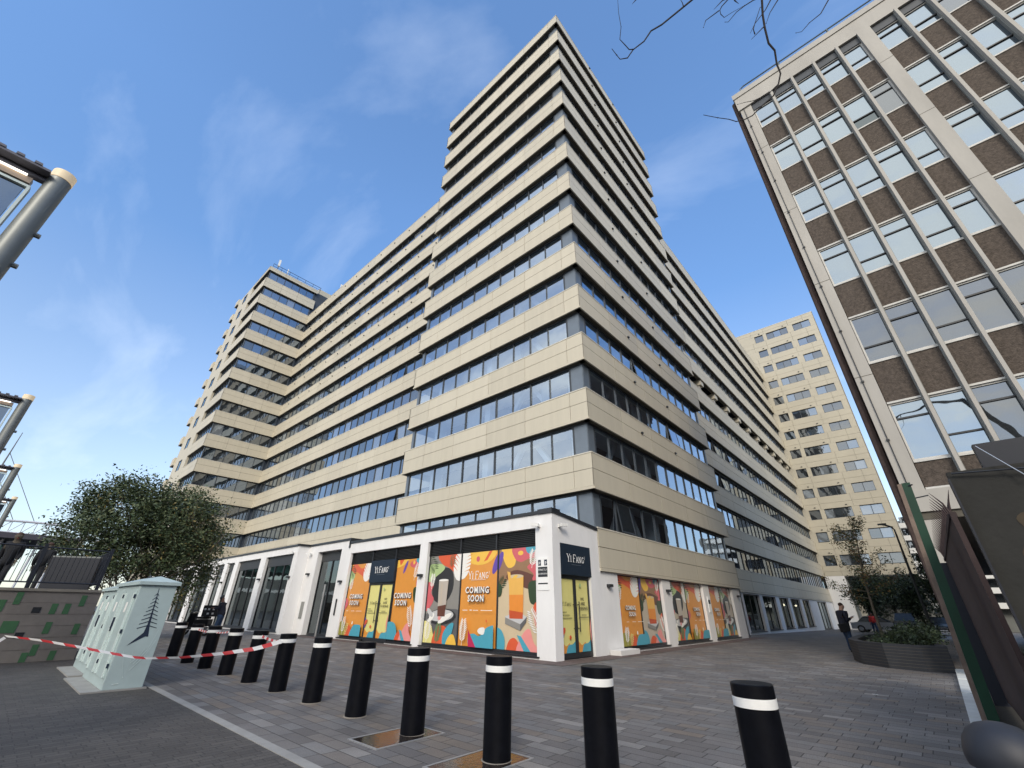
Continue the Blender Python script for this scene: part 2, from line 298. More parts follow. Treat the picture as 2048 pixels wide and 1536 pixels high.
b = MB(); b.face([(11.37, 8.25, .008), (11.37, 27, .008), (11.42, 27, .008), (11.42, 8.25, .008)], 'joint').face([(11.42, 8.25, .008), (11.42, 8.3, .008), (30, 8.3, .008), (30, 8.25, .008)], 'joint')
tag(b.build('drain_slot'), 'thin dark drainage slot in the paving along the shopfront', 'drain')

# ------------------------------------------------------------------ office block facade system
HF = 3.128; TZ = 2.70; BH = 1.60
def zb(k): return TZ+(15-k)*HF
class Face:
    """a vertical facade: origin, unit direction along it (u) and outward normal (n)"""
    def __init__(s, o, u, n): s.o = Vector((*o, 0)); s.u = Vector((*u, 0)); s.n = Vector((*n, 0))
    def p(s, u, d, z): return s.o+s.u*u+s.n*d+Vector((0, 0, z))
    def box(s, b, u0, u1, d0, d1, z0, z1, m):
        c = s.p((u0+u1)/2, (d0+d1)/2, (z0+z1)/2); b.obox(c, s.u*abs(u1-u0)/2, s.n*abs(d1-d0)/2, (0, 0, abs(z1-z0)/2), m)
    def quad(s, b, u0, u1, d, z0, z1, m, jit=0):
        j = [random.uniform(-jit, jit) for _ in range(3)]
        b.face([s.p(u0, d+j[0], z0), s.p(u1, d+j[1], z0), s.p(u1, d+j[1]+j[2], z1), s.p(u0, d+j[0]+j[2], z1)], m)
def band(b, F, u0, u1, z0, z1, pan=2.77, m='cladding', first=.85, depth=.34, split=True):
    """a spandrel: dark backing, two courses of panels with open joints, coping and bottom lip"""
    F.box(b, u0+.004, u1-.004, -depth, -.03, z0+.004, z1-.045, 'joint')
    zm = z0+(z1-z0)*.54; g = .011
    us = [u0]; x = u0+first
    while x < u1-.4: us.append(x); x += pan
    us.append(u1)
    m0 = m
    for i in range(len(us)-1):
        m = random.choice(('cladding', 'cladding', 'cladding_b', 'cladding_c')) if m0 == 'cladding' else m0
        a, c = us[i]+(g if i else 0), us[i+1]-(g if i < len(us)-2 else 0)
        if split:
            F.box(b, a, c, -.03, 0, z0+.13, zm-g, m); F.box(b, a, c, -.03, 0, zm+g, z1-.05, m)
        else: F.box(b, a, c, -.03, 0, z0+.13, z1-.05, m)
    F.box(b, u0, u1, -.05, .028, z0, z0+.115, m0)
    F.box(b, u0, u1, -depth, .02, z1-.045, z1, 'coping')
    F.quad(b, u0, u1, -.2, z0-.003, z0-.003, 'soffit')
def ribbon(root, F, u0, u1, z0, z1, pane, glass=('glass_solar',), ends=(0, 0), depth=.30, openers=0, curtain=.12, label=None):
    """window strip between two bands: glass mesh plus a frame child; some sashes hang open"""
    n = max(1, round((u1-u0-ends[0]-ends[1])/pane)); w = (u1-u0-ends[0]-ends[1])/n
    g = MB(); f = MB(); op = []
    for i in range(n):
        a = u0+ends[0]+i*w; c = a+w
        if random.random() < openers: op.append((a, c)); F.quad(g, a, c, -depth-.12, z0, z1, 'interior'); continue
        gm = random.choice(glass)
        if random.random() < curtain and gm != 'glass_clear': gm = 'glass_curtain'
        F.quad(g, a+.01, c-.01, -depth, z0+.03, z1-.03, gm, .004)
    for i in range(n+1):
        a = u0+ends[0]+i*w; t = .055 if i % 2 else .085
        F.box(f, a-t/2, a+t/2, -depth-.02, -depth+.05, z0+.02, z1-.02, 'frame_grey')
    F.box(f, u0, u1, -depth-.02, -depth+.06, z0, z0+.07, 'frame_grey'); F.box(f, u0, u1, -depth-.02, -depth+.06, z1-.09, z1, 'frame_grey')
    if ends[0]: F.box(f, u0, u0+ends[0]-.03, -depth-.02, -depth+.03, z0+.07, z1-.09, 'frame_panel')
    if ends[1]: F.box(f, u1-ends[1]+.03, u1, -depth-.02, -depth+.03, z0+.07, z1-.09, 'frame_panel')
    o = g.build('ribbon_window', root); f.build('window_frame', o)
    for a, c in op:   # top-hung sash pushed out at the bottom
        s = MB(); d = random.uniform(.12, .24); h = z1-z0-.12; zt = z1-.07; ang = math.asin(min(.9, d/h))
        ax = F.u*((c-a)/2-.04); az_ = (Vector((0, 0, -1))*cos(ang)+F.n*sin(ang)); ctr = F.p((a+c)/2, -depth+.03, zt)+az_*h/2
        nn = F.u.cross(az_).normalized()
        s.obox(ctr, ax*.93, az_*h*.46, nn*.008, 'glass_solar')
        for sg in (-1, 1):
            s.obox(ctr+ax*sg*.97, ax.normalized()*.03, az_*h/2, nn*.02, 'frame_grey'); s.obox(ctr+az_*sg*h*.48, ax, az_*.03, nn*.02, 'frame_grey')
        s.build('open_sash', o)
    return o
def core(b, x0, x1, y0, y1, z0, z1, m='interior'): b.box(x0, x1, y0, y1, z0, z1, m)

# --- corner tower
TX, TY, TL, TW = 15.12, 9.02, 14.2, 16.94
tw = thing('office_tower', (TX, TY, 0), 'tall cream banded corner tower rising above the white shop with the orange posters', 'building')
FL = Face((TX, TY), (0, 1), (-1, 0)); FR = Face((TX, TY), (1, 0), (0, -1))
FLe = Face((TX, TY+TL), (1, 0), (0, 1)); FRe = Face((TX+TW, TY), (0, 1), (1, 0))
top1 = zb(1)+1.2
for k in range(1, 16):
    b = MB(); z0 = zb(k); z1 = z0+BH if k > 1 else top1
    if k < 15: band(b, FL, 0, TL, z0, z1, first=.95, split=k > 1)
    band(b, FR, 0, TW, z0, z1, first=3.2, split=k > 1, pan=3.4)
    if k < 15: FLe.box(b, .0, 3.1, -.06, 0, z0, z1, 'cladding')
    FRe.box(b, .0, 1.5, -.06, 0, z0, z1, 'cladding')
    b.build('spandrel_band', tw)
    if k < 15:
        zt = zb(k); zl = zb(k+1)+BH
        near = k >= 7
        ribbon(tw, FL, .3, TL-.25, zl, zt, 1.27, ('glass_clear',) if near else ('glass_solar', 'glass_dull'), (.72, .3), openers=.02, curtain=0)
        ribbon(tw, FR, .3, TW-.25, zl, zt, 1.27, ('glass_clear',) if near else ('glass_solar', 'glass_dull'), (.55, .3), openers=.04, curtain=0)
b = MB(); core(b, TX+2.2, TX+TW-.35, TY+2.2, TY+TL-.35, 2.75, zb(1)+.6)
for k in range(1, 16): b.box(TX+.36, TX+TW-.36, TY+.36, TY+TL-.36, zb(k)+.3, zb(k)+BH-.25, 'interior_light')
b.box(TX+.5, TX+TW-.5, TY+.5, TY+TL-.5, zb(1)+.9, zb(1)+1.0, 'soffit')
b.build('floor_slabs', tw)
b = MB()   # diagonal braces and columns standing just inside the glass
for k in range(8, 15):
    zl, zt = zb(k+1)+BH-.3, zb(k)+.35
    for F in (FL, FR):
        for (u0, u1) in ((2.5, 4.1), (5.8, 4.4)):
            p0, p1 = F.p(u0, -.95, zl), F.p(u1, -.95, zt); d = (p1-p0); b.obox((p0+p1)/2, d/2, F.u*.14, F.n*.12, 'interior_light')
        for u in (1.0, 7.0, 11.6): F.box(b, u, u+.42, -1.3, -.7, zl, zt, 'interior_light')
b.build('brace_columns', tw)
b = MB()
for k in range(3, 13):   # balcony-side curtains and blinds in some tower rooms
    for F, Lm in ((FL, 13), (FR, 15)):
        for _ in range(2):
            u = random.uniform(1, Lm-2); F.box(b, u, u+random.choice((.5, 1.1, 1.2)), -.62, -.56, zb(k+1)+BH, zb(k)-.05, 'curtain')
b.build('curtains', tw)
for k in range(1, 14):
    for u in (5.3, 9.7):
        b = MB(); FR.box(b, u, u+.16, .0, .09, zb(k)+BH*.55, zb(k)+BH*.55+.08, 'black_trim'); b.build('wall_vent', tw)

# --- long block to the left
XL, YE = 18.13, 59.9
lb = thing('long_office_block', (XL, TY+TL, 0), 'long cream banded block between the corner tower and the far left tower', 'building')
F1 = Face((XL, TY+TL-1), (0, 1), (-1, 0)); LL = YE-(TY+TL)+1
for k in range(3, 16):
    b = MB(); z0 = zb(k); band(b, F1, 0, LL, z0, z0+BH if k > 3 else z0+1.75, first=1.9, split=k > 3); b.build('spandrel_band', lb)
    if k < 15: ribbon(lb, F1, 0, LL-.1, zb(k+1)+BH, zb(k), 1.26, ('glass_solar', 'glass_solar', 'glass_solar_b', 'glass_dull'), (.2, .2), openers=.03, curtain=.16)
    if k < 9:
        b = MB()
        for u in range(5, int(LL), 3): F1.box(b, u, u+.14, 0, .09, z0+BH*.62, z0+BH*.62+.08, 'black_trim')
        b.build('vent_row', lb)
b = MB(); core(b, XL+.4, 30.5, TY+TL-.3, YE+10, 2.75, zb(3)+1.3); b.build('building_core', lb)

# --- long block to the right
YR, XE = 10.36, 77.4
rb = thing('long_office_block', (TX+TW, YR, 0), 'long grey shaded banded block running from the corner tower to the far yellow end block', 'building')
F2 = Face((TX+TW-1, YR), (1, 0), (0, -1)); LR = XE-(TX+TW)+1
for k in range(4, 16):
    b = MB(); z0 = zb(k); band(b, F2, 0, LR, z0, z0+BH, first=2.4, pan=3.4); b.build('spandrel_band', rb)
    if k < 15:
        if k == 9:   # the open gallery storey
            b = MB(); F2.box(b, 0, LR, -1.6, -1.5, zb(k+1)+BH, zb(k), 'concrete_dark')
            for u in range(4, 46, 4): F2.box(b, u, u+.8, -1.5, -.1, zb(k)-.55, zb(k), 'cladding'); F2.box(b, u+.1, u+.45, -1.5, -.3, zb(k+1)+BH, zb(k), 'concrete')
            b.build('open_gallery', rb)
        else: ribbon(rb, F2, 0, LR-.1, zb(k+1)+BH, zb(k), 1.26, ('glass_solar', 'glass_solar_b', 'glass_dull'), (.2, .2), openers=.07, curtain=.16)
b = MB(); core(b, TX+TW-.3, XE+9, YR+1.7, 26, 2.75, zb(4)+1.3); b.build('building_core', rb)

# --- far left tower
XF = 10.9
ft = thing('office_tower', (XF, YE, 0), 'distant cream banded tower at the left end with aerials on its roof', 'building')
F3 = Face((XF, YE), (1, 0), (0, -1)); F4 = Face((XF, YE), (0, 1), (-1, 0)); F4r = Face((XF, 66.4), (0, 1), (-1, 0))
for k in range(1, 15):
    b = MB(); z0 = zb(k); z1 = z0+BH if k > 1 else top1-.5
    band(b, F3, 0, XL-XF+.3, z0, z1, first=2.4, pan=2.4); band(b, F4, 0, 6.5, z0, z1, first=3.2); b.build('spandrel_band', ft)
    if k < 14:
        gl = ('glass_solar',) if k < 5 else ('glass_dull', 'glass_solar')
        ribbon(ft, F3, .25, XL-XF, zb(k+1)+BH, zb(k), 1.15, gl, (.1, .1), curtain=.06); ribbon(ft, F4, .25, 6.5, zb(k+1)+BH, zb(k), 1.05, ('glass_bright',) if k > 7 else ('glass_solar',), (.1, .1), curtain=0)
    # balconies on the far corner
    b = MB(); b.box(XF-.22, XF+1.2, 73.002, 74.4, z0+.1, z0+1.2, 'cladding'); b.box(XF-.20, XF+1.1, 73.01, 74.3, z0, z0+.1, 'soffit'); b.build('balcony', ft)
    b = MB(); F4r.quad(b, 2.4, 3.6, .01, z0-1.35, z0-.05, 'glass_dark'); F4r.box(b, 2.3, 2.4, 0, .05, z0-1.4, z0, 'frame_grey'); F4r.box(b, 3.6, 3.7, 0, .05, z0-1.4, z0, 'frame_grey'); F4r.box(b, 2.3, 3.7, 0, .07, z0-.05, z0+.03, 'frame_grey')
    b.build('window', ft)
b = MB(); b.box(XF, 19, 66.4, 73, 0, top1-.5, 'cladding'); b.build('end_wall', ft)
b = MB(); core(b, XF+.4, XL+4, YE+.4, 66.4, 0, top1-.7); b.build('building_core', ft)
b = MB(); z0 = zb(15)   # lowest storey: windows split by cream piers
band(b, F3, 0, XL-XF+.3, 4.2, 5.83-.0, first=2.4, pan=2.4); F3.box(b, 0, XL-XF, -.4, 0, 0, 4.2, 'render_white'); b.build('base_wall', ft)
b = MB(); b.box(18.9, 23, 61.2, 70, 30, 48.6, 'wall_yellow')
for k in range(1, 5): b.box(19.3, 22.6, 61.14, 61.2, zb(k)-1.2, zb(k)+.1, 'glass_solar')
b.build('stair_core', ft)
b = MB(); b.tube([(XF+.4, YE+.4, top1+.5), (XF+8, YE+.4, top1+.5)], .04, 'frame_grey', 5); b.tube([(XF+.4, YE+.4, top1+.05), (XF+8, YE+.4, top1+.05)], .03, 'frame_grey', 5)
for i in range(7): b.tube([(XF+.4+i*1.25, YE+.4, top1-.6), (XF+.4+i*1.25, YE+.4, top1+.5)], .03, 'frame_grey', 5)
b.build('roof_railing', ft)
for (x, y, h, wd) in ((XF+1.1, YE+.6, 2.3, .22), (XF+2.6, YE+.8, 1.6, .05), (22.4, 61.5, 3.4, .3)):
    z = top1-.5 if x < 20 else 48.6
    a = thing('rooftop_aerial', (x, y, z), {.22: 'stubby white aerial at the very corner of the far left tower roof', .05: 'thin dark aerial pole behind the far left tower railing', .3: 'tall white aerial panel on the stair core beside the far left tower'}[wd], 'aerial')
    b = MB(); b.tube([(x, y, z), (x, y, z+h)], .05, 'frame_grey', 6); b.build('mast', a)
    b = MB(); b.box(x-wd/2-.04, x+wd/2+.04, y-.12, y-.05, z+h*.4, z+h, 'far_white'); b.build('panel_aerial', a)

# --- far right end block, pierced windows
et = thing('apartment_end_block', (XE, YR, 0), 'far yellow cream block closing the passage with separate windows in rows', 'building')
F5 = Face((XE, 14.2), (0, -1), (-1, 0)); ztop = 47.3; zbot = 5.9; WX = [(14.2-9.84, 14.2-8.45, 1), (14.2-7.9, 14.2-4.62, 3), (14.2-3.72, 14.2-1.2, 2)]; UE = 13.79
b = MB(); b.box(XE+.30, XE+14, .41, 14.2, zbot+.02, ztop, 'interior')
rows = [46.1-HF*i for i in range(13)]
for i, zt in enumerate(rows+[zbot+.0]):
    zprev = ztop if i == 0 else rows[i-1]-1.36
    zlo = zt if i < 13 else zbot
    # solid course above this row, cut in panels by joints
    h = zprev-zlo; cuts = [zlo, zlo+h*.45, zprev] if h > 1 else [zlo, zprev]
    for j in range(len(cuts)-1):
        for (a, c) in ((0, 3.9), (3.9, 5.95), (5.95, 9.9), (9.9, 12.2), (12.2, UE)):
            F5.box(b, a+.012, c-.012 if c < UE else c, -.28, 0, cuts[j]+.012, cuts[j+1]-.012, 'wall_yellow')
    if i < 13:
        ed = [0, WX[0][0], WX[0][1], WX[1][0], WX[1][1], WX[2][0], WX[2][1], UE]
        for q in range(0, 8, 2): F5.box(b, ed[q], ed[q+1], -.28, 0, zt-1.36, zt, 'wall_yellow')
F5.box(b, 0, UE, -.33, -.26, zbot+.02, ztop-.03, 'joint')
F5.box(b, 0, UE, -.4, .03, ztop, ztop+.07, 'coping')
b.box(XE, XE+14, .40, .46, zbot, ztop, 'wall_yellow')
b.build('wall', et)
for i, zt in enumerate(rows):
    for (a, c, n) in WX:
        g = MB(); f = MB(); w_ = (c-a)/n
        for j in range(n): F5.quad(g, a+j*w_, a+(j+1)*w_, -.2, zt-1.36, zt, 'glass_dull' if random.random() < .75 else ('glass_curtain' if i > 7 else 'glass_solar'), .006)
        for j in range(n+1): F5.box(f, max(a, a+j*w_-.035), min(c, a+j*w_+.035), -.22, -.14, zt-1.36, zt, 'frame_grey')
        F5.box(f, a, c, -.22, -.12, zt-1.36, zt-1.29, 'frame_grey'); F5.box(f, a, c, -.22, -.12, zt-.07, zt, 'frame_grey')
        o = g.build('window', et); f.build('window_frame', o)
        if n != 2:
            v = MB(); F5.box(v, c-.6, c-.4, 0, .1, zt+.28, zt+.36, 'black_trim'); v.build('wall_vent', et)
b = MB(); b.box(XE, XE+.4, 8.1, 10.4, gz(XE), zbot, 'render_white'); b.box(XE+.41, XE+14, 8.0, 8.1, gz(XE), zbot, 'concrete_dark'); b.box(XE, XE+14, 11, 14.2, gz(XE), zbot, 'render_white')
b.box(XE+13, XE+14, .41, 8.0, gz(XE), zbot, 'far_grey'); b.box(XE, XE+14, .41, 8.1, zbot-.12, zbot, 'soffit'); b.build('base_wall', et)
b = MB(); b.box(XE+.1, XE+.8, 7.0, 7.6, gz(XE), 3.3, 'wall_yellow'); b.box(XE-.1, XE+.9, 6.9, 7.7, 3.3, 3.8, 'far_white'); tag(b.build('column', et), 'yellow square column under the overhang')

# ------------------------------------------------------------------ shop podium
XP, YP, XW = 12.18, 9.10, 11.52
pod = thing('shop_podium', (XP, YP, 0), 'white rendered single storey shopfront range wrapping the foot of the corner tower', 'building')
G = Face((XP, YP), (0, 1), (-1, 0))      # u = Y - 9.1, front facing the bollards
def y_(v): return v-YP
b = MB()
def wallcut(b, F, u0, u1, z0, z1, holes, depth, m):
    us = sorted(set([u0, u1]+[h for q in holes for h in q[:2]]))
    for i in range(len(us)-1):
        a, c = us[i], us[i+1]; h = [q for q in holes if q[0] <= a+1e-6 and q[1] >= c-1e-6]
        if not h: F.box(b, a, c, -depth, 0, z0, z1, m)
        else:
            q = h[0]
            if q[2] > z0: F.box(b, a, c, -depth, 0, z0, q[2], m)
            if q[3] < z1: F.box(b, a, c, -depth, 0, q[3], z1, m)
wallcut(b, G, 0, y_(22.75), 0, 4.41, [(y_(9.8), y_(15.85), .08, 3.95), (y_(16.4), y_(18.28), .08, 3.91), (y_(18.28), y_(20.35), .0, 3.91), (y_(20.35), y_(22.42), .08, 3.91)], .38, 'render_white')
wallcut(b, G, y_(22.75), y_(27.5), 0, 4.6, [(y_(23.5), y_(26.25), .0, 4.21)], .38, 'render_white')
# face under the camera and door, then the wall beneath the tower
D = Face((XP+.38, YP), (1, 0), (0, -1)); d_ = lambda x: x-XP-.38
for (x0, x1, z0, z1) in ((XP, 12.6, 0, 0), (12.6, 14.43, 3.45, 0), (14.43, 15.12, 0, 0)):
    t0, t1 = [4.41-(x-XP)*.088 for x in (x0, x1)]
    b.face([(x0, YP-.04, z0 or 0), (x1, YP-.04, z0 or 0), (x1, YP-.04, t1), (x0, YP-.04, t0)], 'render_white')
b.box(XP+.38, 12.6, YP-.04+.002, YP+.35, 0, 4.1, 'render_white'); b.box(XP, XP+.38, YP-.038, YP, 0, 4.38, 'render_white'); b.box(14.43, 15.14, YP-.038, YP+.35, 0, 4.1, 'render_white'); b.box(12.6, 14.43, YP-.038, YP+.35, 3.45, 4.15, 'render_white')
D2 = Face((15.14, YP), (1, 0), (0, -1)); e_ = lambda x: x-15.14
wallcut(b, D2, 0, e_(32.2), 0, 2.69, [(e_(16.47), e_(20.55), .10, 2.68), (e_(21.43), e_(25.63), .10, 2.68), (e_(26.5), e_(30.5), .10, 2.68)], .34, 'render_white')
b.box(32.0, 32.2, YP, 10.5, 0, 2.69, 'render_white')
b.build('wall', pod)
b = MB()
Wg = Face((XW, 27.5), (0, 1), (-1, 0)); wing_holes = [(28.05, 32.2), (33.1, 37.3), (38.1, 39.55), (40.3, 42.05), (42.95, 47.0), (47.9, 52.3), (53.2, 57.5)]
wallcut(b, Wg, 0, 32.4, 0, 4.6, [(a-27.5, c-27.5, .08, 4.21) for a, c in wing_holes], .38, 'render_white'); b.box(XW+.38, XP+.1, 27.5, 27.88, 0, 4.6, 'render_white')
tag(b.build('wing_wall', pod), 'white wall standing forward further along with tall glass bays')
b = MB(); b.box(XP+.38, XL, YP+.35, 22.75, 4.12, 4.3, 'soffit'); b.box(XP+.38, XL, 22.75, 59.9, 4.3, 4.5, 'soffit'); b.build('flat_roof', pod)
b = MB()   # dark roof capping
b.box(XP-.05, XP+.42, YP-.08, 22.72, 4.41, 4.52, 'black_trim'); b.box(XP-.06, XP+.45, YP-.09, YP+.55, 4.40, 4.56, 'black_trim')
b.obox(((XP+15.1)/2, YP-.03, 4.46-.128), ((15.1-XP)/2, 0, -.128), (0, .06, 0), (0, 0, .055), 'black_trim')
b.box(XP-.05, XP+.42, 22.72, 27.5, 4.60, 4.71, 'black_trim'); b.box(XP-.05, XL-2, 22.60, 22.72, 4.2, 4.71, 'black_trim')
b.box(XW-.05, XW+.42, 27.45, 59.9, 4.60, 4.71, 'black_trim'); b.box(XW-.05, XP+.42, 27.42, 27.6, 4.605, 4.715, 'black_trim'); b.build('roof_capping', pod)
b = MB()   # inside of the shops
b.box(XP+3.6, XP+3.7, YP+.36, 59, 0, 4.1, 'interior'); b.box(XP+.4, XP+3.6, YP+.36, 59, .01, .02, 'deck'); b.box(XW+.4, XP+3.6, 27.9, 59, 4.24, 4.28, 'concrete_dark')
for yy in (22.9, 27.7, 35, 45, 50): b.box(XP+.42, XP+3.6, yy, yy+.12, 0, 4.1, 'interior')
for yy in (30.6, 34.6, 44, 49): b.box(XP+1.2, XP+1.5, yy, yy+.3, 0, 4.2, 'concrete')
for yy in (33.5, 36.2, 43.3, 46.2, 48.4): b.box(XP+1.0, XP+1.06, yy, yy+1.2, 1.1, 2.5, 'curtain')
b.build('shop_interior', pod)
b = MB()
for (yy, zz) in ((29.4, 3.2), (31.2, 3.1), (35.1, 3.2), (43.7, 2.75), (49.5, 2.7), (46.0, 3.0)): b.lathe([(.02, 0), (.10, .05), (.10, .14), (.02, .2)], (XP+1.4, yy, zz), 'warm_lamp', 10)
for (xx) in (37.9, 53.2, 54.6, 58.6): b.lathe([(.02, 0), (.10, .05), (.10, .14), (.02, .2)], (xx, YR+.9, 1.95), 'warm_lamp', 10)
b.build('hanging_lamps', pod)
# base shopfronts of the right-hand range
F6 = Face((36.0, YR+.06), (1, 0), (0, -1)); r_ = lambda x: x-36.0; RH = [(37.4, 41.7), (42.6, 46.8), (48.1, 51.6), (52.6, 56.7), (57.9, 61.6), (66.2, 72.4)]
b = MB(); wallcut(b, F6, -4, r_(77.3), gz(70)-.1, 2.69, [(r_(a), r_(c), .05 if a < 60 else gz(70)-.1, 2.6) for a, c in RH], .34, 'render_white'); tag(b.build('rear_wall', pod), 'white piers and glass bays set back further along the passage')
b = MB(); b.box(33, 77, YR+1.6, YR+1.7, -.5, 2.65, 'interior'); b.build('rear_interior', pod)
def bay(F, u0, u1, z0, z1, n, parent, mt='glass_shop', depth=.22, transom=None):
    g = MB(); f = MB(); w_ = (u1-u0)/n
    F.quad(g, u0, u1, -depth, z0, z1, mt)
    for j in range(n+1): F.box(f, max(u0, u0+j*w_-.035), min(u1, u0+j*w_+.035), -depth-.03, -depth+.05, z0, z1, 'black_trim')
    F.box(f, u0, u1, -depth-.03, -depth+.06, z0, z0+.09, 'black_trim'); F.box(f, u0, u1, -depth-.03, -depth+.06, z1-.07, z1, 'black_trim')
    F.box(f, u0-.12, u1+.02, -depth, .05, z0-.04, z0+.0, 'black_trim')
    if transom: F.box(f, u0, u1, -depth-.03, -depth+.055, transom, z1, 'louvre')
    o = g.build('shop_window', parent); f.build('window_frame', o); return o
for i, (a, c) in enumerate(wing_holes): bay(Wg, a-27.5, c-27.5, .12, 4.21, 3 if c-a > 3 else 1, pod, transom=3.62)
for i, (a, c) in enumerate(RH): bay(F6, r_(a), r_(c), .1 if a < 60 else gz(a), 2.6, 2 if a < 60 else 3, pod, 'glass_shop' if i not in (5,) else 'glass_dark')
o = bay(G, y_(23.5), y_(26.25), .02, 4.21, 2, pod, 'glass_shop', .34, 3.7)
b = MB(); b.box(XP+.9, XP+.95, 23.9, 25.3, 2.3, 3.6, 'gold_panel'); b.build('entrance_panel', pod)
b = MB(); b.tube([(XP-.12, 24.35, .02), (XP-.12, 24.35, 2.45)], .055, 'steel_pull', 12); b.build('steel_post', pod)
b = MB(); b.box(XP-.03, XP, 26.65, 27.0, .78, 1.62, 'concrete_dark'); b.build('intercom_panel', pod)
b = MB(); b.box(XP-.05, XP, 22.98, 23.06, 1.0, 1.75, 'black_trim'); b.build('letter_slot', pod)

# ---- printed window panels
def clip(poly, w_, h_):
    def cl(P, ins, inter):
        out = []
        for i in range(len(P)):
            a, c = P[i-1], P[i]
            if ins(c):
                if not ins(a): out.append(inter(a, c))
                out.append(c)
            elif ins(a): out.append(inter(a, c))
        return out
    def ix(v): return lambda a, c: (v, a[1]+(c[1]-a[1])*(v-a[0])/(c[0]-a[0]))
    def iy(v): return lambda a, c: (a[0]+(c[0]-a[0])*(v-a[1])/(c[1]-a[1]), v)
    for ins, it in ((lambda p: p[0] >= 0, ix(0)), (lambda p: p[0] <= w_, ix(w_)), (lambda p: p[1] >= 0, iy(0)), (lambda p: p[1] <= h_, iy(h_))):
        if len(poly) < 3: return []
        poly = cl(poly, ins, it)
    return poly
def ell(cx, cy, rx, ry, rot=0, n=22): return [(cx+rx*cos(t)*cos(rot)-ry*sin(t)*sin(rot), cy+rx*cos(t)*sin(rot)+ry*sin(t)*cos(rot)) for t in [2*pi*i/n for i in range(n)]]
def blob(pts, n=5):
    out = []; L = len(pts)
    for i in range(L):
        p0, p1, p2, p3 = [pts[(i+k) % L] for k in (-1, 0, 1, 2)]
        for j in range(n):
            t = j/n; out.append(tuple(.5*((2*p1[k])+(-p0[k]+p2[k])*t+(2*p0[k]-5*p1[k]+4*p2[k]-p3[k])*t*t+(-p0[k]+3*p1[k]-3*p2[k]+p3[k])*t**3) for k in (0, 1)))
    return out
def fern(x, y, L, ang, wd, col, n=8, thick=.035):
    S = []; c, s = cos(ang), sin(ang)
    S.append(([(x-s*.01, y+c*.01), (x+s*.01, y-c*.01), (x+c*L, y+s*L)], col))
    for i in range(n):
        t = .15+.8*i/n; bx, by = x+c*L*t, y+s*L*t; l = wd*(1-abs(t-.45)*1.1)
        for sg in (-1, 1):
            a = ang+sg*.85; S.append(([(bx, by), (bx+cos(a)*l*.5-sin(a)*thick, by+sin(a)*l*.5+cos(a)*thick), (bx+cos(a)*l, by+sin(a)*l), (bx+cos(a)*l*.5+sin(a)*thick*.4, by+sin(a)*l*.5-cos(a)*thick*.4)], col))
    return S
def monstera(x, y, r, ang, col, cut):
    S = [(ell(x, y, r, r*.72, ang), col)]
    for i in range(6):
        for sg in (-1, 1):
            t = -.6+.24*i; bx, by = x+cos(ang)*r*t, y+sin(ang)*r*t; a = ang+sg*1.1
            S.append(([(bx+cos(a)*r*.25, by+sin(a)*r*.25), (bx+cos(a-.05)*r*.8, by+sin(a-.05)*r*.8), (bx+cos(a+.05)*r*.8, by+sin(a+.05)*r*.8)], cut))
    return S
def text_mesh(txt, size, bold=.0, align='CENTER', sp=1.0):
    cu = bpy.data.curves.new('t', 'FONT'); cu.body = txt; cu.size = size; cu.offset = bold; cu.align_x = align; cu.resolution_u = 2; cu.space_line = .95; cu.space_character = sp
    ob = bpy.data.objects.new('t', cu); COL.objects.link(ob); dg = bpy.context.evaluated_depsgraph_get(); dg.update()
    me = bpy.data.meshes.new_from_object(ob.evaluated_get(dg)); P = [[tuple(me.vertices[i].co[:2]) for i in p.vertices] for p in me.polygons]
    bpy.data.objects.remove(ob); bpy.data.curves.remove(cu); bpy.data.meshes.remove(me); return P
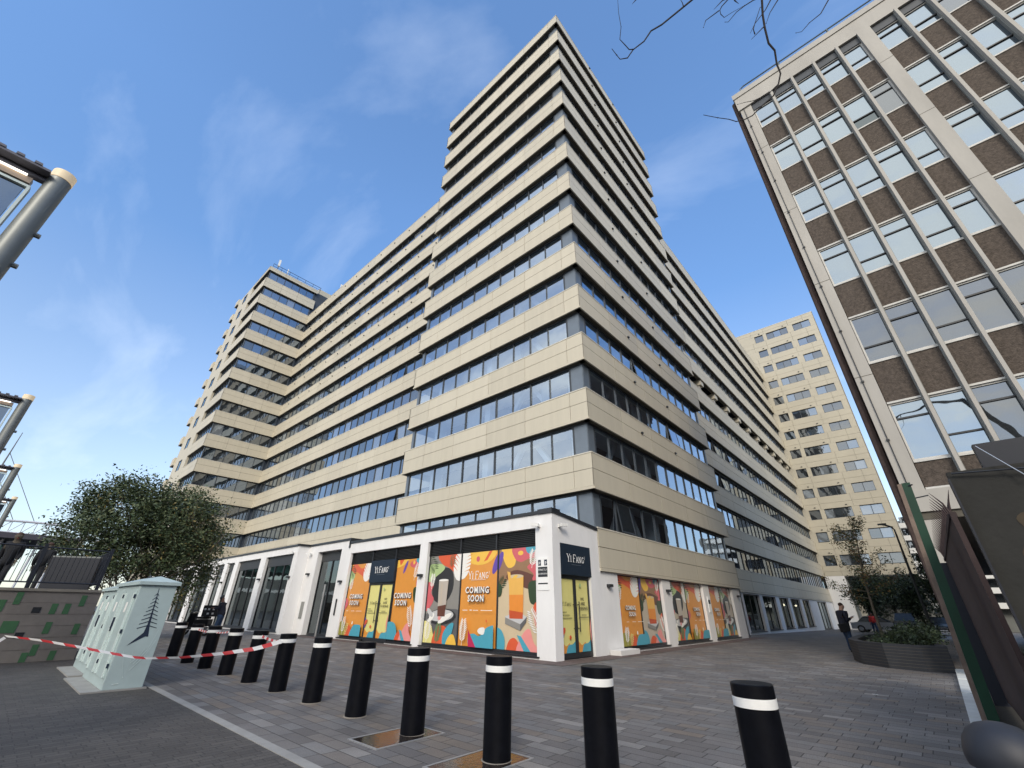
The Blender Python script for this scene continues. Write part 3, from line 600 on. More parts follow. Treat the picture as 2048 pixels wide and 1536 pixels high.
def serif(txt, x, y, h, col):
    """slab lettering with small capitals"""
    out = []; cx_ = x
    def st(x0, y0, x1, y1, t):
        dx, dy = x1-x0, y1-y0; l = math.hypot(dx, dy); nx, ny = -dy/l*t/2, dx/l*t/2
        out.append(([(x0+nx, y0+ny), (x0-nx, y0-ny), (x1-nx, y1-ny), (x1+nx, y1+ny)], col))
    for i, ch in enumerate(txt):
        H = h if ch in 'YF' else h*.78; t = h*.13; s = h*.07; W_ = H*.62
        def sf(xx, yy, ww=.17): st(cx_+xx-ww*H, y+yy, cx_+xx+ww*H, y+yy, s)
        if ch == ' ': cx_ += h*.32; continue
        if ch == 'Y': st(cx_, y+H, cx_+W_/2, y+H*.45, t); st(cx_+W_, y+H, cx_+W_/2, y+H*.45, t*.7); st(cx_+W_/2, y, cx_+W_/2, y+H*.5, t); sf(0, H); sf(W_, H, .14); sf(W_/2, 0); cx_ += W_*1.45
        if ch == 'I': st(cx_, y, cx_, y+H, t); sf(0, 0); sf(0, H); cx_ += H*.42
        if ch == 'F': st(cx_, y, cx_, y+H, t); st(cx_, y+H, cx_+W_*.9, y+H, s*1.3); st(cx_, y+H*.52, cx_+W_*.65, y+H*.52, s*1.2); sf(0, 0); st(cx_+W_*.9, y+H, cx_+W_*.9, y+H*.8, s); cx_ += W_*1.10
        if ch == 'A': st(cx_, y, cx_+W_*.5, y+H, t*.7); st(cx_+W_*.5, y+H, cx_+W_, y, t); st(cx_+W_*.2, y+H*.35, cx_+W_*.8, y+H*.35, s); sf(0, 0, .13); sf(W_, 0, .13); cx_ += W_*1.5
        if ch == 'N': st(cx_, y, cx_, y+H, t*.75); st(cx_, y+H, cx_+W_, y, t); st(cx_+W_, y, cx_+W_, y+H, t*.75); sf(0, 0, .13); sf(0, H, .13); sf(W_, H, .13); cx_ += W_*1.55
        if ch == 'G':
            q = [(cx_+W_*.5+W_*.5*cos(a), y+H*.5+H*.5*sin(a)) for a in [radians(v) for v in (40, 75, 110, 145, 180, 215, 250, 290, 325)]]
            for a, c in zip(q, q[1:]): st(*a, *c, t*.85)
            st(cx_+W_*.95, y+H*.12, cx_+W_*.95, y+H*.45, t*.8); st(cx_+W_*.6, y+H*.45, cx_+W_*1.08, y+H*.45, s); cx_ += W_*1.3
    # small two-stroke mark beside the name
    for k in range(3): out.append(([(cx_, y+h*(.5+.17*k)), (cx_+h*.13, y+h*(.5+.17*k)), (cx_+h*.13, y+h*(.58+.17*k)), (cx_, y+h*(.58+.17*k))], col))
    return out, cx_-x
def panel(F, u0, u1, d, z0, z1, base, shapes, parent, name='poster_panel', flip=True, lab=None):
    """flat printed panel with its artwork; drawing coordinates run left to right as seen from outside, 0..w by 0..h"""
    w_, h_ = u1-u0, z1-z0; b = MB()
    F.box(b, u0, u1, d-.012, d, z0, z1, base)
    o = b.build(name, parent); a = MB(); e = .0012
    for i, sh in enumerate(shapes):
        pts, col = sh[0], sh[1]; pts = clip(pts, w_, h_)
        if len(pts) < 3: continue
        dd = d+.0035+e*i*(.35 if len(shapes) > 60 else .6)
        a.face([F.p((u1-p[0]) if flip else (u0+p[0]), dd, z0+p[1]) for p in pts], 'print_'+col if 'print_'+col in MT else col)
    if a.f: a.build('artwork', o, tri=True)
    if lab: o['label'] = lab
    return o
def words(txt, cx_, cy_, size, col, shadow=None, bold=.012, asp=1):
    P = text_mesh(txt, 1.0, 0); xs_ = [p[0] for q in P for p in q]; wd_ = max(xs_)-min(xs_); want = {'COMING': 4.1, 'SOON': 2.75, 'HIRING': 4.4, 'ARE': 2.2, 'WE': 1.7}.get(txt)
    if want:    # heavy condensed capitals: fatten the outline, then squeeze to the printed width
        P = text_mesh(txt, 1.0, .028, 'CENTER', 1.14); xs_ = [p[0] for q in P for p in q]; asp = want/(max(xs_)-min(xs_))
    P = [[(p[0]*size, p[1]*size) for p in q] for q in P]; S = []
    if shadow: S += [([(cx_+p[0]*asp+size*.05, cy_+p[1]-size*.05) for p in q], shadow) for q in P]
    S += [([(cx_+p[0]*asp, cy_+p[1]) for p in q], col) for q in P]; return S
def bar(x, y, w_, h_, col): return ([(x, y), (x+w_, y), (x+w_, y+h_), (x, y+h_)], col)
def art_coming(w_, h_, logo=False):
    S = [(blob([(w_*.55, h_*.93), (w_*.15, h_*1.02), (-.1, h_*.85), (0, h_*.78), (w_*.25, h_*.88), (w_*.5, h_*.84), (w_*.75, h_*.80), (w_*1.1, h_*.9), (w_*1.1, h_*1.05)]), 'coral'),
         (blob([(-.1, h_*.9), (w_*.18, h_*.86), (w_*.22, h_*.8), (w_*.05, h_*.7), (-.1, h_*.66)]), 'mint')]
    S += fern(-.05, h_*1.0, .7, -.9, .4, 'dgreen', 5)+monstera(w_*.85, h_*.9, w_*.28, 1.2, 'white', 'coral')
    S += fern(w_*.12, h_*.6, .6, 1.5, .25, 'white', 7)
    S += [(blob([(-.1, h_*.5), (w_*.1, h_*.48), (w_*.12, h_*.4), (-.1, h_*.33)]), 'pink')]
    if logo:
        t, wd = serif('YI FANG', 0, 0, .17, 'white'); S += [([(x+w_/2-wd/2, y+h_*.66) for x, y in q], c) for q, c in t]; S.append(bar(w_*.3, h_*.645, w_*.4, .012, 'white'))
    z_ = min(w_*.165, h_*.088)
    S += words('COMING', w_/2, h_*.50, z_, 'white', 'shade_text', .016, .9)+words('SOON', w_/2, h_*.41, z_, 'white', 'shade_text', .016, .9)
    for i, l in enumerate((.1, .16, .26)): S.append(bar(w_*(.2+.24*i), h_*.325, w_*l, .016, 'white'))
    S += [(blob([(-.05, -.1), (-.05, h_*.16), (w_*.2, h_*.17), (w_*.3, h_*.08), (w_*.45, h_*.1), (w_*.5, -.1)]), 'olive'), (blob([(w_*.3, -.1), (w_*.35, h_*.12), (w_*.5, h_*.13), (w_*.62, h_*.03), (w_*.6, -.1)]), 'coral'),
          (blob([(w_*.55, -.1), (w_*.6, h_*.1), (w_*.75, h_*.15), (w_*1.1, h_*.12), (w_*1.1, -.1)]), 'blue')]
    S += fern(w_*.16, .03, h_*.25, 1.5, .28, 'white', 8)+fern(w_*.3, -.05, h_*.2, 1.3, .22, 'lemon', 6)+[(ell(w_*.6, h_*.17, .05, .07), 'white')]
    return S
def art_coming2(w_, h_):
    S = [(blob([(-.1, h_*.9), (w_*.3, h_*.93), (w_*.5, h_*1.02), (-.1, h_*1.02)]), 'yellow'), (blob([(w_*.1, h_*1.02), (w_*.15, h_*.93), (w_*.3, h_*1.02)]), 'coral'), (ell(w_*.8, h_*.93, w_*.24, h_*.05), 'pink'), (ell(w_*.72, h_*.95, .08, .08), 'yellow'), (ell(w_*1.0, h_*.98, w_*.2, h_*.05), 'blue'), (ell(w_*.38, h_*.9, .30, .08, 1.1), 'purple')]
    S += fern(w_*.78, h_*.72, h_*.24, 1.25, .26, 'white', 8)+[(blob([(w_*1.1, h_*.85), (w_*.93, h_*.75), (w_*.9, h_*.65), (w_*1.1, h_*.6)]), 'pink'), (blob([(w_*1.1, h_*.62), (w_*.82, h_*.62), (w_*.85, h_*.48), (w_*.95, h_*.43), (w_*1.1, h_*.45)]), 'dgreen'), (blob([(w_*1.1, h_*.44), (w_*.95, h_*.42), (w_*.93, h_*.28), (w_*1.1, h_*.2)]), 'coral')]
    S += words('COMING', w_*.42, h_*.50, w_*.165, 'white', 'shade_text', .016, .9)+words('SOON', w_*.42, h_*.41, w_*.165, 'white', 'shade_text', .016, .9)
    S += [(blob([(-.1, -.1), (-.1, h_*.18), (w_*.25, h_*.2), (w_*.4, h_*.1), (w_*.35, -.1)]), 'blue'), (blob([(w_*.35, -.1), (w_*.42, h_*.08), (w_*.6, h_*.1), (w_*.7, -.1)]), 'coral'), (blob([(w_*.5, -.1), (w_*.7, h_*.16), (w_*.85, h_*.2), (w_*.9, h_*.1), (w_*1.05, -.1)]), 'rose'), ([(w_*.5, h_*.12), (w_*.6, h_*.11), (w_*.75, 0), (w_*.62, 0)], 'blue')]
    return S+fern(w_*.95, h_*.12, h_*.3, 1.85, .3, 'white', 9)
def art_milk(w_, h_):
    S = [(blob([(-.1, h_*.3), (w_*1.1, h_*.35), (w_*1.1, -.1), (-.1, -.1)]), 'slate'), (blob([(w_*.15, h_*.55), (w_*.2, h_*.75), (w_*.45, h_*.85), (w_*.75, h_*.8), (w_*.8, h_*.6), (w_*.6, h_*.45), (w_*.3, h_*.45)]), 'char'), (blob([(w_*.3, h_*1.02), (w_*.4, h_*.9), (w_*.65, h_*.84), (w_*.85, h_*.78), (w_*1.1, h_*.8), (w_*1.1, h_*1.05)]), 'coral'), (blob([(-.1, h_*.88), (w_*.35, h_*.9), (w_*.5, h_*.84), (w_*.25, h_*.75), (-.1, h_*.68)]), 'mint'),
         (blob([(-.1, h_*.66), (w_*.18, h_*.66), (w_*.12, h_*.56), (w_*.22, h_*.48), (w_*.1, h_*.38), (-.1, h_*.36)]), 'pink')]
    S += fern(-.05, h_*1.02, .8, -.95, .45, 'dgreen', 6)+fern(w_*.12, h_*.6, .6, 1.45, .25, 'white', 8)+monstera(w_*1.02, h_*.88, w_*.32, 1.35, 'white', 'coral')+fern(w_*.7, h_*1.02, .5, -1.3, .3, 'tan', 5)
    S += [(ell(w_*.52, h_*.29, w_*.42, h_*.085, .05), 'char'), (ell(w_*.5, h_*.30, w_*.38, h_*.065, .05), 'ash'), (ell(w_*.62, h_*.27, w_*.22, h_*.03, .4), 'white'), ([(w_*.36, h_*.70), (w_*.66, h_*.70), (w_*.62, h_*.29), (w_*.39, h_*.29)], 'milk'), ([(w_*.38, h_*.40), (w_*.63, h_*.42), (w_*.62, h_*.29), (w_*.39, h_*.29)], 'cola'), (ell(w_*.51, h_*.70, w_*.15, h_*.013), 'white')]
    S += [([(w_*.43, h_*.66), (w_*.5, h_*.66), (w_*.5, h_*.42), (w_*.45, h_*.42)], 'sand'), (ell(w_*.46, h_*.27, .09, .07), 'rose'), (ell(w_*.2, h_*.27, w_*.12, h_*.03, .7), 'white'), (ell(w_*.15, h_*.33, w_*.12, h_*.03, -.6), 'ash')]
    S += [(blob([(-.1, -.1), (-.1, h_*.22), (w_*.2, h_*.2), (w_*.3, h_*.1), (w_*.4, -.1)]), 'lemon'), (blob([(w_*.3, -.1), (w_*.35, h_*.13), (w_*.5, h_*.19), (w_*.7, h_*.16), (w_*.75, -.1)]), 'coral'), (blob([(w_*.62, -.1), (w_*.6, h_*.1), (w_*.75, h_*.2), (w_*.9, h_*.22), (w_*.85, h_*.1), (w_*.75, -.1)]), 'blue'), (blob([(w_*.7, -.1), (w_*.78, h_*.08), (w_*.92, h_*.1), (w_*1.0, -.1)]), 'yellow')]
    return S+fern(w_*.1, -.02, h_*.26, 1.45, .34, 'white', 9)+fern(w_*.42, -.05, h_*.24, 1.4, .3, 'sage', 9, .06)
def art_tea(w_, h_):
    S = [(blob([(-.1, h_*.62), (-.1, h_*1.05), (w_*1.1, h_*1.05), (w_*1.1, h_*.62), (w_*.8, h_*.64), (w_*.45, h_*.72)]), 'tan'), (blob([(w_*.2, h_*.7), (w_*.5, h_*.77), (w_*1.1, h_*.66), (w_*1.1, h_*.55), (w_*.6, h_*.6)]), 'cola'),
         (blob([(w_*.1, h_*1.02), (w_*.12, h_*.9), (w_*.25, h_*.8), (w_*.42, h_*.82), (w_*.48, h_*.92), (w_*.6, h_*1.02)]), 'yellow'), (blob([(w_*.4, h_*1.02), (w_*.42, h_*.9), (w_*.58, h_*.85), (w_*.8, h_*.88), (w_*1.1, h_*.9), (w_*1.1, h_*1.05)]), 'pink'), (ell(w_*.58, h_*.945, w_*.07, h_*.024), 'yellow'), (ell(w_*.85, h_*1.0, w_*.14, h_*.07, .5), 'blue'), (ell(w_*.0, h_*.86, .42, .14, 1.1), 'purple'),
         (blob([(w_*.75, h_*.8), (w_*.9, h_*.72), (w_*.88, h_*.66), (w_*1.1, h_*.6), (w_*1.1, h_*.85)]), 'pink'), (blob([(w_*1.1, h_*.64), (w_*.8, h_*.64), (w_*.78, h_*.52), (w_*.85, h_*.43), (w_*1.1, h_*.45)]), 'dgreen'), (blob([(w_*1.1, h_*.44), (w_*.9, h_*.42), (w_*.92, h_*.25), (w_*1.1, h_*.15)]), 'coral')]
    S += fern(w_*.86, h_*.78, h_*.2, 1.35, .3, 'white', 8)+fern(-.05, h_*.55, .6, .9, .3, 'dgreen', 6)+[(ell(.05, h_*.57, .14, .22), 'dgreen')]
    S += [([(w_*.2, h_*.31), (w_*.52, h_*.36), (w_*.74, h_*.31), (w_*.6, h_*.24), (w_*.22, h_*.27)], 'ash'), ([(w_*.2, h_*.30), (w_*.58, h_*.24), (w_*.58, h_*.18), (w_*.2, h_*.24)], 'stone'), ([(w_*.58, h_*.24), (w_*.74, h_*.31), (w_*.72, h_*.26), (w_*.58, h_*.18)], 'slate'), ([(w_*.28, h_*.70), (w_*.66, h_*.71), (w_*.64, h_*.29), (w_*.31, h_*.29)], 'straw'), ([(w_*.295, h_*.52), (w_*.655, h_*.52), (w_*.64, h_*.29), (w_*.31, h_*.29)], 'tea'), ([(w_*.30, h_*.37), (w_*.645, h_*.35), (w_*.64, h_*.29), (w_*.31, h_*.29)], 'tea_red'),
          (ell(w_*.47, h_*.705, w_*.19, h_*.02), 'cream'), ([(w_*.24, h_*.76), (w_*.32, h_*.75), (w_*.38, h_*.55), (w_*.31, h_*.55)], 'straw'), (ell(w_*.45, h_*.7, .12, .05, .3), 'yellow')]
    S += [(blob([(w_*.25, -.1), (w_*.3, h_*.08), (w_*.45, h_*.11), (w_*.6, h_*.02), (w_*.55, -.1)]), 'coral'), (blob([(w_*.5, -.1), (w_*.62, h_*.14), (w_*.8, h_*.2), (w_*.9, h_*.08), (w_*1.1, -.1)]), 'rose'), ([(w_*.5, h_*.14), (w_*.6, h_*.13), (w_*.82, 0), (w_*.66, 0)], 'blue'), (blob([(-.1, -.1), (-.1, h_*.18), (w_*.1, h_*.18), (w_*.2, h_*.08), (w_*.15, -.1)]), 'blue')]
    return S+fern(w_*1.02, h_*.13, h_*.28, 2.0, .36, 'white', 9)
def art_center(w_, h_):
    S = [(ell(w_*.52, h_*1.02, w_*.48, h_*.17), 'yellow'), ([(w_*.62, h_*.885), (w_*.72, h_*.9), (w_*.86, h_*1.0), (w_*.78, h_*1.0)], 'coral'), (ell(w_*.46, h_*.92, .1, .1), 'pink'), (ell(w_*.98, h_*.86, .42, .14, 1.1), 'purple')]+monstera(w_*.03, h_*.88, w_*.3, 1.35, 'white', 'orange')
    t, wd = serif('YI FANG', 0, 0, .26, 'white'); S += [([(x+w_/2-wd/2, y+h_*.70) for x, y in q], c) for q, c in t]; S.append(bar(w_*.3, h_*.685, w_*.4, .012, 'white'))
    S += words('COMING', w_*.5, h_*.545, w_*.155, 'white', 'shade_text', .02, .95)+words('SOON', w_*.5, h_*.455, w_*.155, 'white', 'shade_text', .02, .95)
    S += [bar(w_*.16, h_*.36, w_*.14, .02, 'white'), bar(w_*.36, h_*.36, w_*.06, .03, 'white'), bar(w_*.45, h_*.36, w_*.14, .02, 'white'), bar(w_*.66, h_*.36, w_*.3, .02, 'white')]
    S += [(blob([(w_*.45, -.1), (w_*.35, h_*.1), (w_*.5, h_*.13), (w_*.62, h_*.11), (w_*.72, h_*.13), (w_*.85, h_*.2), (w_*1.1, h_*.2), (w_*1.1, -.1)]), 'blue'), ([(w_*.34, h_*.17), (w_*.56, 0), (w_*.36, 0)], 'magenta'), (blob([(w_*.6, h_*.16), (w_*.66, h_*.19), (w_*.78, h_*.19), (w_*.76, h_*.13), (w_*.65, h_*.13)]), 'white'), (ell(w_*.82, h_*.26, .03, .05), 'coral')]
    return S+fern(w_*.18, .02, h_*.28, 1.48, .32, 'white', 10)
def art_door(w_, h_, hiring):
    S = [(blob([(-.1, -.1), (-.1, h_*.17), (w_*.3, h_*.09), (w_*.6, h_*.12), (w_*.5, -.1)]), 'orange'), (blob([(w_*.35, -.1), (w_*.45, h_*.09), (w_*.8, h_*.11), (w_*1.1, h_*.15), (w_*1.1, -.1)]), 'blue')]
    if hiring: S += words('WE', w_/2, h_*.70, .13, 'doortext', None, .008)+words('ARE', w_/2, h_*.635, .13, 'doortext', None, .008)+words('HIRING', w_/2, h_*.57, .13, 'doortext', None, .008)+[bar(w_*.3, h_*.49, w_*.4, .02, 'doortext'), bar(w_*.12, h_*.46, w_*.76, .02, 'doortext'), (blob([(w_*1.1, h_*.5), (w_*.9, h_*.3), (w_*1.0, h_*.1), (w_*1.1, 0)]), 'rose'), (ell(w_*.3, h_*.92, .06, .06), 'mint')]
    else:
        t, wd = serif('YI FANG', 0, 0, .11, 'doortext'); S += [([(x+w_*.45-wd/2, y+h_*.62) for x, y in q], c) for q, c in t]; S += [bar(w_*.1, h_*.53, w_*.3, .018, 'doortext'), bar(w_*.1, h_*.49, w_*.5, .018, 'doortext'), bar(w_*.1, h_*.45, w_*.7, .018, 'doortext'), (blob([(-.1, h_*.4), (w_*.15, h_*.3), (w_*.1, h_*.2), (-.1, h_*.15)]), 'purple'), (blob([(-.1, h_*.28), (w_*.22, h_*.33), (w_*.2, h_*.26), (-.1, h_*.2)]), 'coral'), (ell(w_*.6, h_*.2, .06, .06), 'coral')]
    return S
# front windows (F.u runs away from the camera, so drawings are flipped)
def louvre(F, u0, u1, z0, z1, n, parent):
    b = MB(); F.box(b, u0, u1, -.26, -.2, z0, z1, 'black_trim')
    h = .062; k = int((z1-z0-.08)/h)
    for i in range(k): b.obox(F.p((u0+u1)/2, -.17, z0+.06+i*h), F.u*((u1-u0)/2-.02), F.n*.022+Vector((0, 0, -.012)), (0, 0, .004), 'louvre')
    for j in range(n+1): F.box(b, max(u0, u0+(u1-u0)*j/n-.035), min(u1, u0+(u1-u0)*j/n+.035), -.2, -.12, z0, z1, 'black_trim')
    return b.build('louvre_grille', parent)
def frame_around(F, u0, u1, z0, z1, ms, parent, sill=True):
    b = MB()
    for m_ in [u0+.03]+ms+[u1-.03]: F.box(b, m_-.035, m_+.035, -.24, -.15, z0, z1, 'black_trim')
    F.box(b, u0, u1, -.24, -.14, z0, z0+.085, 'black_trim')
    if sill: F.box(b, u0-.1, u1, -.2, .05, z0-.035, z0, 'black_trim')
    F.box(b, u0, u1, -.34, -.26, z0, z1, 'interior'); return b.build('shopfront_frame', parent)
louvre(G, y_(9.8), y_(15.85), 3.37, 3.95, 3, pod); frame_around(G, y_(9.8), y_(15.85), .09, 3.37, [y_(11.73), y_(13.76)], pod)
P_ = [(9.86, 11.69, art_tea, 'print_cream', 'printed panel of an orange iced tea glass on a stone'), (11.77, 13.72, art_center, 'print_orange', 'orange printed panel in the middle of the widest shop window'), (13.80, 15.79, art_milk, 'print_stone', 'printed panel of a tall milk tea glass on a dark plate')]
for a, c, fn, base, lab in P_: panel(G, y_(a), y_(c), -.17, .18, 3.36, base, fn(c-a, 3.18), pod, lab=lab)
louvre(G, y_(16.4), y_(22.42), 3.36, 3.91, 3, pod)
frame_around(G, y_(16.4), y_(18.30), .09, 3.36, [], pod); frame_around(G, y_(20.33), y_(22.42), .09, 3.36, [], pod)
panel(G, y_(16.46), y_(18.25), -.17, .18, 3.35, 'print_orange', art_coming2(1.79, 3.17), pod, lab='orange coming soon panel right of the double door')
panel(G, y_(20.42), y_(22.36), -.17, .18, 3.35, 'print_orange', art_coming(1.94, 3.17), pod, lab='orange coming soon panel left of the double door')
def doors(F, u0, u1, zt, flip, parent, dpt):
    g = MB(); F.box(g, u0, u1, -dpt-.1, -dpt-.06, 0, zt, 'interior'); t = .075
    m_ = (u0+u1)/2
    for x in (u0+t/2, m_-t/2, m_+t/2, u1-t/2): F.box(g, x-t/2, x+t/2, -dpt-.04, -dpt+.04, 0.02, zt, 'black_trim')
    F.box(g, u0, u1, -dpt-.04, -dpt+.041, .02, .16, 'black_trim'); F.box(g, u0, u1, -dpt-.04, -dpt+.041, zt-.12, zt, 'black_trim')
    o = g.build('double_door', parent); w_ = m_-u0-2*t
    lo, hi = (u0+t, m_-t), (m_+t, u1-t)
    L_, R_ = (hi, lo) if flip else (lo, hi)
    for (a, c), hr in ((L_, False), (R_, True)): panel(F, a, c, -dpt+.005, .17, zt-.13, 'print_lemon', art_door(c-a, zt-.3, hr), o, 'door_print', flip)
    for x in (m_-.13, m_+.13):
        h = MB(); h.tube([F.p(x, -dpt+.1, .75), F.p(x, -dpt+.1, 1.65)], .016, 'black_trim', 8); h.tube([F.p(x, -dpt+.02, .85), F.p(x, -dpt+.1, .85)], .012, 'black_trim', 6); h.tube([F.p(x, -dpt+.02, 1.55), F.p(x, -dpt+.1, 1.55)], .012, 'black_trim', 6); h.build('handle', o)
    return o
def fascia(F, u0, u1, d, z0, z1, flip, parent):
    w_, h_ = u1-u0, z1-z0; t, wd = serif('YI FANG', 0, 0, .30*w_/1.9, 'lettering'); s = w_*.56/wd
    S = [([(x*s+w_*.2, y*s+h_*.43) for x, y in q], c) for q, c in t]+[([(w_*.32, h_*.33), (w_*.64, h_*.33), (w_*.64, h_*.345), (w_*.32, h_*.345)], 'frame_panel')]
    b = MB(); F.box(b, u0, u1, d-.12, d, z0, z1, 'sign_navy'); o = b.build('shop_sign', parent); a = MB()
    for i, (pts, col) in enumerate(S): a.face([F.p((u1-p[0]) if flip else (u0+p[0]), d+.006+.0004*i, z0+p[1]) for p in pts], col)
    a.build('lettering', o, tri=True); return o
doors(G, y_(18.30), y_(20.33), 2.46, True, pod, .16); fascia(G, y_(18.28), y_(20.36), -.06, 2.44, 3.42, True, pod)
DF = Face((12.6, YP-.04), (1, 0), (0, -1)); doors(DF, 0, 1.83, 2.46, False, pod, .14); fascia(DF, -.0, 1.86, .02, 2.45, 3.44, False, pod)
for (a, m_, c, s1, s2) in ((16.47, 18.5, 20.55, art_coming, art_tea), (21.43, 23.44, 25.63, art_milk, art_coming), (26.5, 28.56, 30.5, art_coming, art_milk)):
    frame_around(D2, e_(a), e_(c), .11, 2.68, [e_(m_)], pod)
    for (u0, u1, fn) in ((a+.06, m_-.04, s1), (m_+.04, c-.06, s2)):
        logo = fn is art_coming and a == 21.43
        panel(D2, e_(u0), e_(u1), -.17, .2, 2.64, {art_coming: 'print_orange', art_tea: 'print_sand', art_milk: 'print_sand'}[fn], fn(u1-u0, 2.44), pod, flip=False)
# cctv, lamps, notice
def cctv(F, u, z, parent):
    b = MB(); F.box(b, u-.05, u+.05, 0, .06, z-.05, z+.05, 'far_white'); c = F.p(u, .2, z+.02); b.tube([F.p(u, .03, z), F.p(u+.02, .14, z-.02)], .02, 'far_white', 6)
    b.obox(c+F.u*.05, F.u*.13+F.n*.04+Vector((0, 0, .015)), F.n*.04-F.u*.012, (0, 0, .045), 'far_white'); tag(b.build('security_camera'), None)
    return b
cams = [(G, .62-.1, 4.0, 'white security camera on the shop wall left of the corner'), (DF, -.02, 4.0, 'white security camera above the corner door sign'), (Wg, .5, 4.25, 'white security camera on the wing wall by the tall glass bay'), (G, y_(27.0), 4.15, 'security camera above the entrance intercom')]
for F, u, z, lab in cams:
    b = MB(); F.box(b, u-.05, u+.05, 0, .06, z-.05, z+.05, 'far_white'); b.tube([F.p(u, .03, z), F.p(u+.02, .14, z-.02)], .02, 'far_white', 6)
    b.obox(F.p(u+.04, .2, z+.02), F.u*.14+F.n*.04+Vector((0, 0, .015)), F.n*.045-F.u*.012, (0, 0, .05), 'far_white'); tag(b.build('security_camera'), lab, 'camera')
lampsp = [(G, y_(16.13), 2.62, 'black up-down wall lamp on the white pier between the two big windows'), (G, y_(22.95), 2.56, 'black wall lamp on the pier beside the dark entrance'), (G, y_(26.9), 3.05, 'larger black wall lamp left of the dark entrance'), (D2, e_(15.7), 2.22, 'black wall lamp right of the corner door'),
          (D2, e_(20.98), 2.22, 'black wall lamp between the first two right-hand poster windows'), (Wg, .42, 2.9, 'black wall lamp at the end of the forward wing'), (Wg, 4.9, 2.9, 'black wall lamp on the first thin wing pier'), (Wg, 12.2, 2.9, 'black wall lamp on the wing pier with narrow bays'), (D2, e_(31.4), 2.25, 'black wall lamp where the poster windows end')]
for F, u, z, lab in lampsp:
    b = MB(); F.box(b, u-.12, u+.12, .0, .16, z-.05, z+.05, 'black_trim'); tag(b.build('wall_lamp', bevel=.01), lab, 'wall lamp', 'wall lamps on the white piers')
b = MB(); G.box(b, .16, .62, .0, .02, 1.95, 2.95, 'lettering'); nt_ = b.build('notice_board'); tag(nt_, 'white parking and smoking notice on the corner pier', 'notice')
def gprint(u0, u1, z0, z1, d, m_): q = MB(); G.box(q, u0, u1, .02, .02+d, z0, z1, m_); return q
gprint(.19, .59, 2.35, 2.66, .004, 'black_trim').build('black_panel', nt_); gprint(.19, .59, 2.13, 2.17, .004, 'black_trim').build('rule', nt_)
gprint(.46, .58, 2.70, 2.88, .004, 'ink').build('symbol', nt_); gprint(.20, .32, 2.70, 2.88, .004, 'ink').build('symbol', nt_)
a = MB(); S = words('STRICTLY', 0, 2.54, .085, 'lettering', None, .003)+words('NO SMOKING', 0, 2.42, .075, 'lettering', None, .003)+words('P', .135, 2.72, .15, 'lettering', None, .006)+words('P', -.13, 2.72, .15, 'lettering', None, .006)
for pts, col in S: a.face([G.p(.39-p[0], .027, p[1]) for p in pts], col)
a.build('lettering', nt_, tri=True)
b = MB(); D2.box(b, e_(26.0), e_(26.35), 0, .03, 1.35, 2.1, 'lettering'); n2 = b.build('notice_board'); tag(n2, 'small white notice on the pier between right-hand poster windows', 'notice')
q = MB(); D2.box(q, e_(26.03), e_(26.32), .03, .034, 1.75, 1.95, 'black_trim'); q.build('black_panel', n2)
b = MB(); b.box(15.35, 16.75, 8.62, 9.05, 0, .16, 'render_step'); tag(b.build('door_step', bevel=.012), 'low white block step against the wall right of the corner door', 'step')

# ------------------------------------------------------------------ brown panelled building on the right
XB = 16.5; by = -.30
br = thing('panelled_building', (XB, by, 0), 'tall building with pale concrete ribs, brown pebble panels and mirrored windows', 'building')
B = Face((XB, by), (0, -1), (-1, 0)); UB = 24; ZT = 24.66
Z = lambda z: (z-1.4)*1.65+1.4
b = MB(); b.box(XB+.12, 46, by-UB, by-.004, 3.9, ZT-.3, 'brick_brown'); b.box(XB+.0, XB+.12, by-.48, by, 3.9, ZT-.25, 'concrete'); b.box(XB+.14, 46, by-UB, by-.01, 3.84, 3.9, 'soffit'); tag(b.build('wall', br), None)
b = MB(); B.box(b, -.06, UB, -.12, .1, Z(14.8), ZT-.22, 'concrete'); B.box(b, -.10, UB, -.3, .14, ZT-.20, ZT+.14, 'concrete'); B.box(b, 0, UB, -.2, .09, ZT-.22, ZT-.2, 'joint'); b.build('parapet', br); b = MB(); B.box(b, .0, UB, -.12, .06, 3.9, 4.48, 'concrete'); B.box(b, .0, UB, -.12, .0, 3.70, 3.9, 'joint'); b.build('concrete_fascia', br)
wt = [23.05, 20.14, 16.9, 13.64, 10.4, 7.13]; sl = [21.65, 18.45, 15.2, 11.92, 8.63, 5.32]
lines = [.50]+[.50+.885*i for i in range(1, 5)]; cols = [(4.74, 5.17)]
edges = [.5, 1.37, 2.25, 3.13, 4.0, 4.74, None, 5.17, 6.03, 6.9, 7.78, 8.65, 9.5, 10.4, None, 10.8, 11.7, 12.6, 13.5, 14.4, 15.3, 16.2, 17.1, 18, 18.9, 19.8, 20.7]
b = MB(); f = MB(); k = 0
prevs = None; bays = []
for e in edges:
    if e is None: prevs = None; continue
    if prevs is not None: bays.append((prevs, e))
    prevs = e
for (a, c) in ((4.74, 5.17), (10.4, 10.8)):
    B.box(b, a, c, -.12, .16, 4.48, Z(14.8)+.02, 'concrete')
    for zz in (21.0, 17.4, 13.8, 10.2): B.box(b, a-.002, c+.002, -.1, .163, zz, zz+.02, 'joint')
for e in sorted(set([x for ba in bays for x in ba])):
    if e in (.5, 4.74, 5.17, 10.4, 10.8): continue
    B.box(b, e-.045, e+.045, -.12, .19, 4.48, Z(14.8)+.02, 'concrete'); B.box(b, e-.075, e+.075, -.1, .05, 4.48, Z(14.8), 'concrete_dark')
B.box(b, .0, .48, -.1, .03, 4.48, Z(14.8), 'concrete')
for zz in (20.3, 16.1, 12.2, 8.2): B.box(b, .0, .482, -.1, .034, zz, zz+.018, 'joint')
b.build('concrete_rib', br)
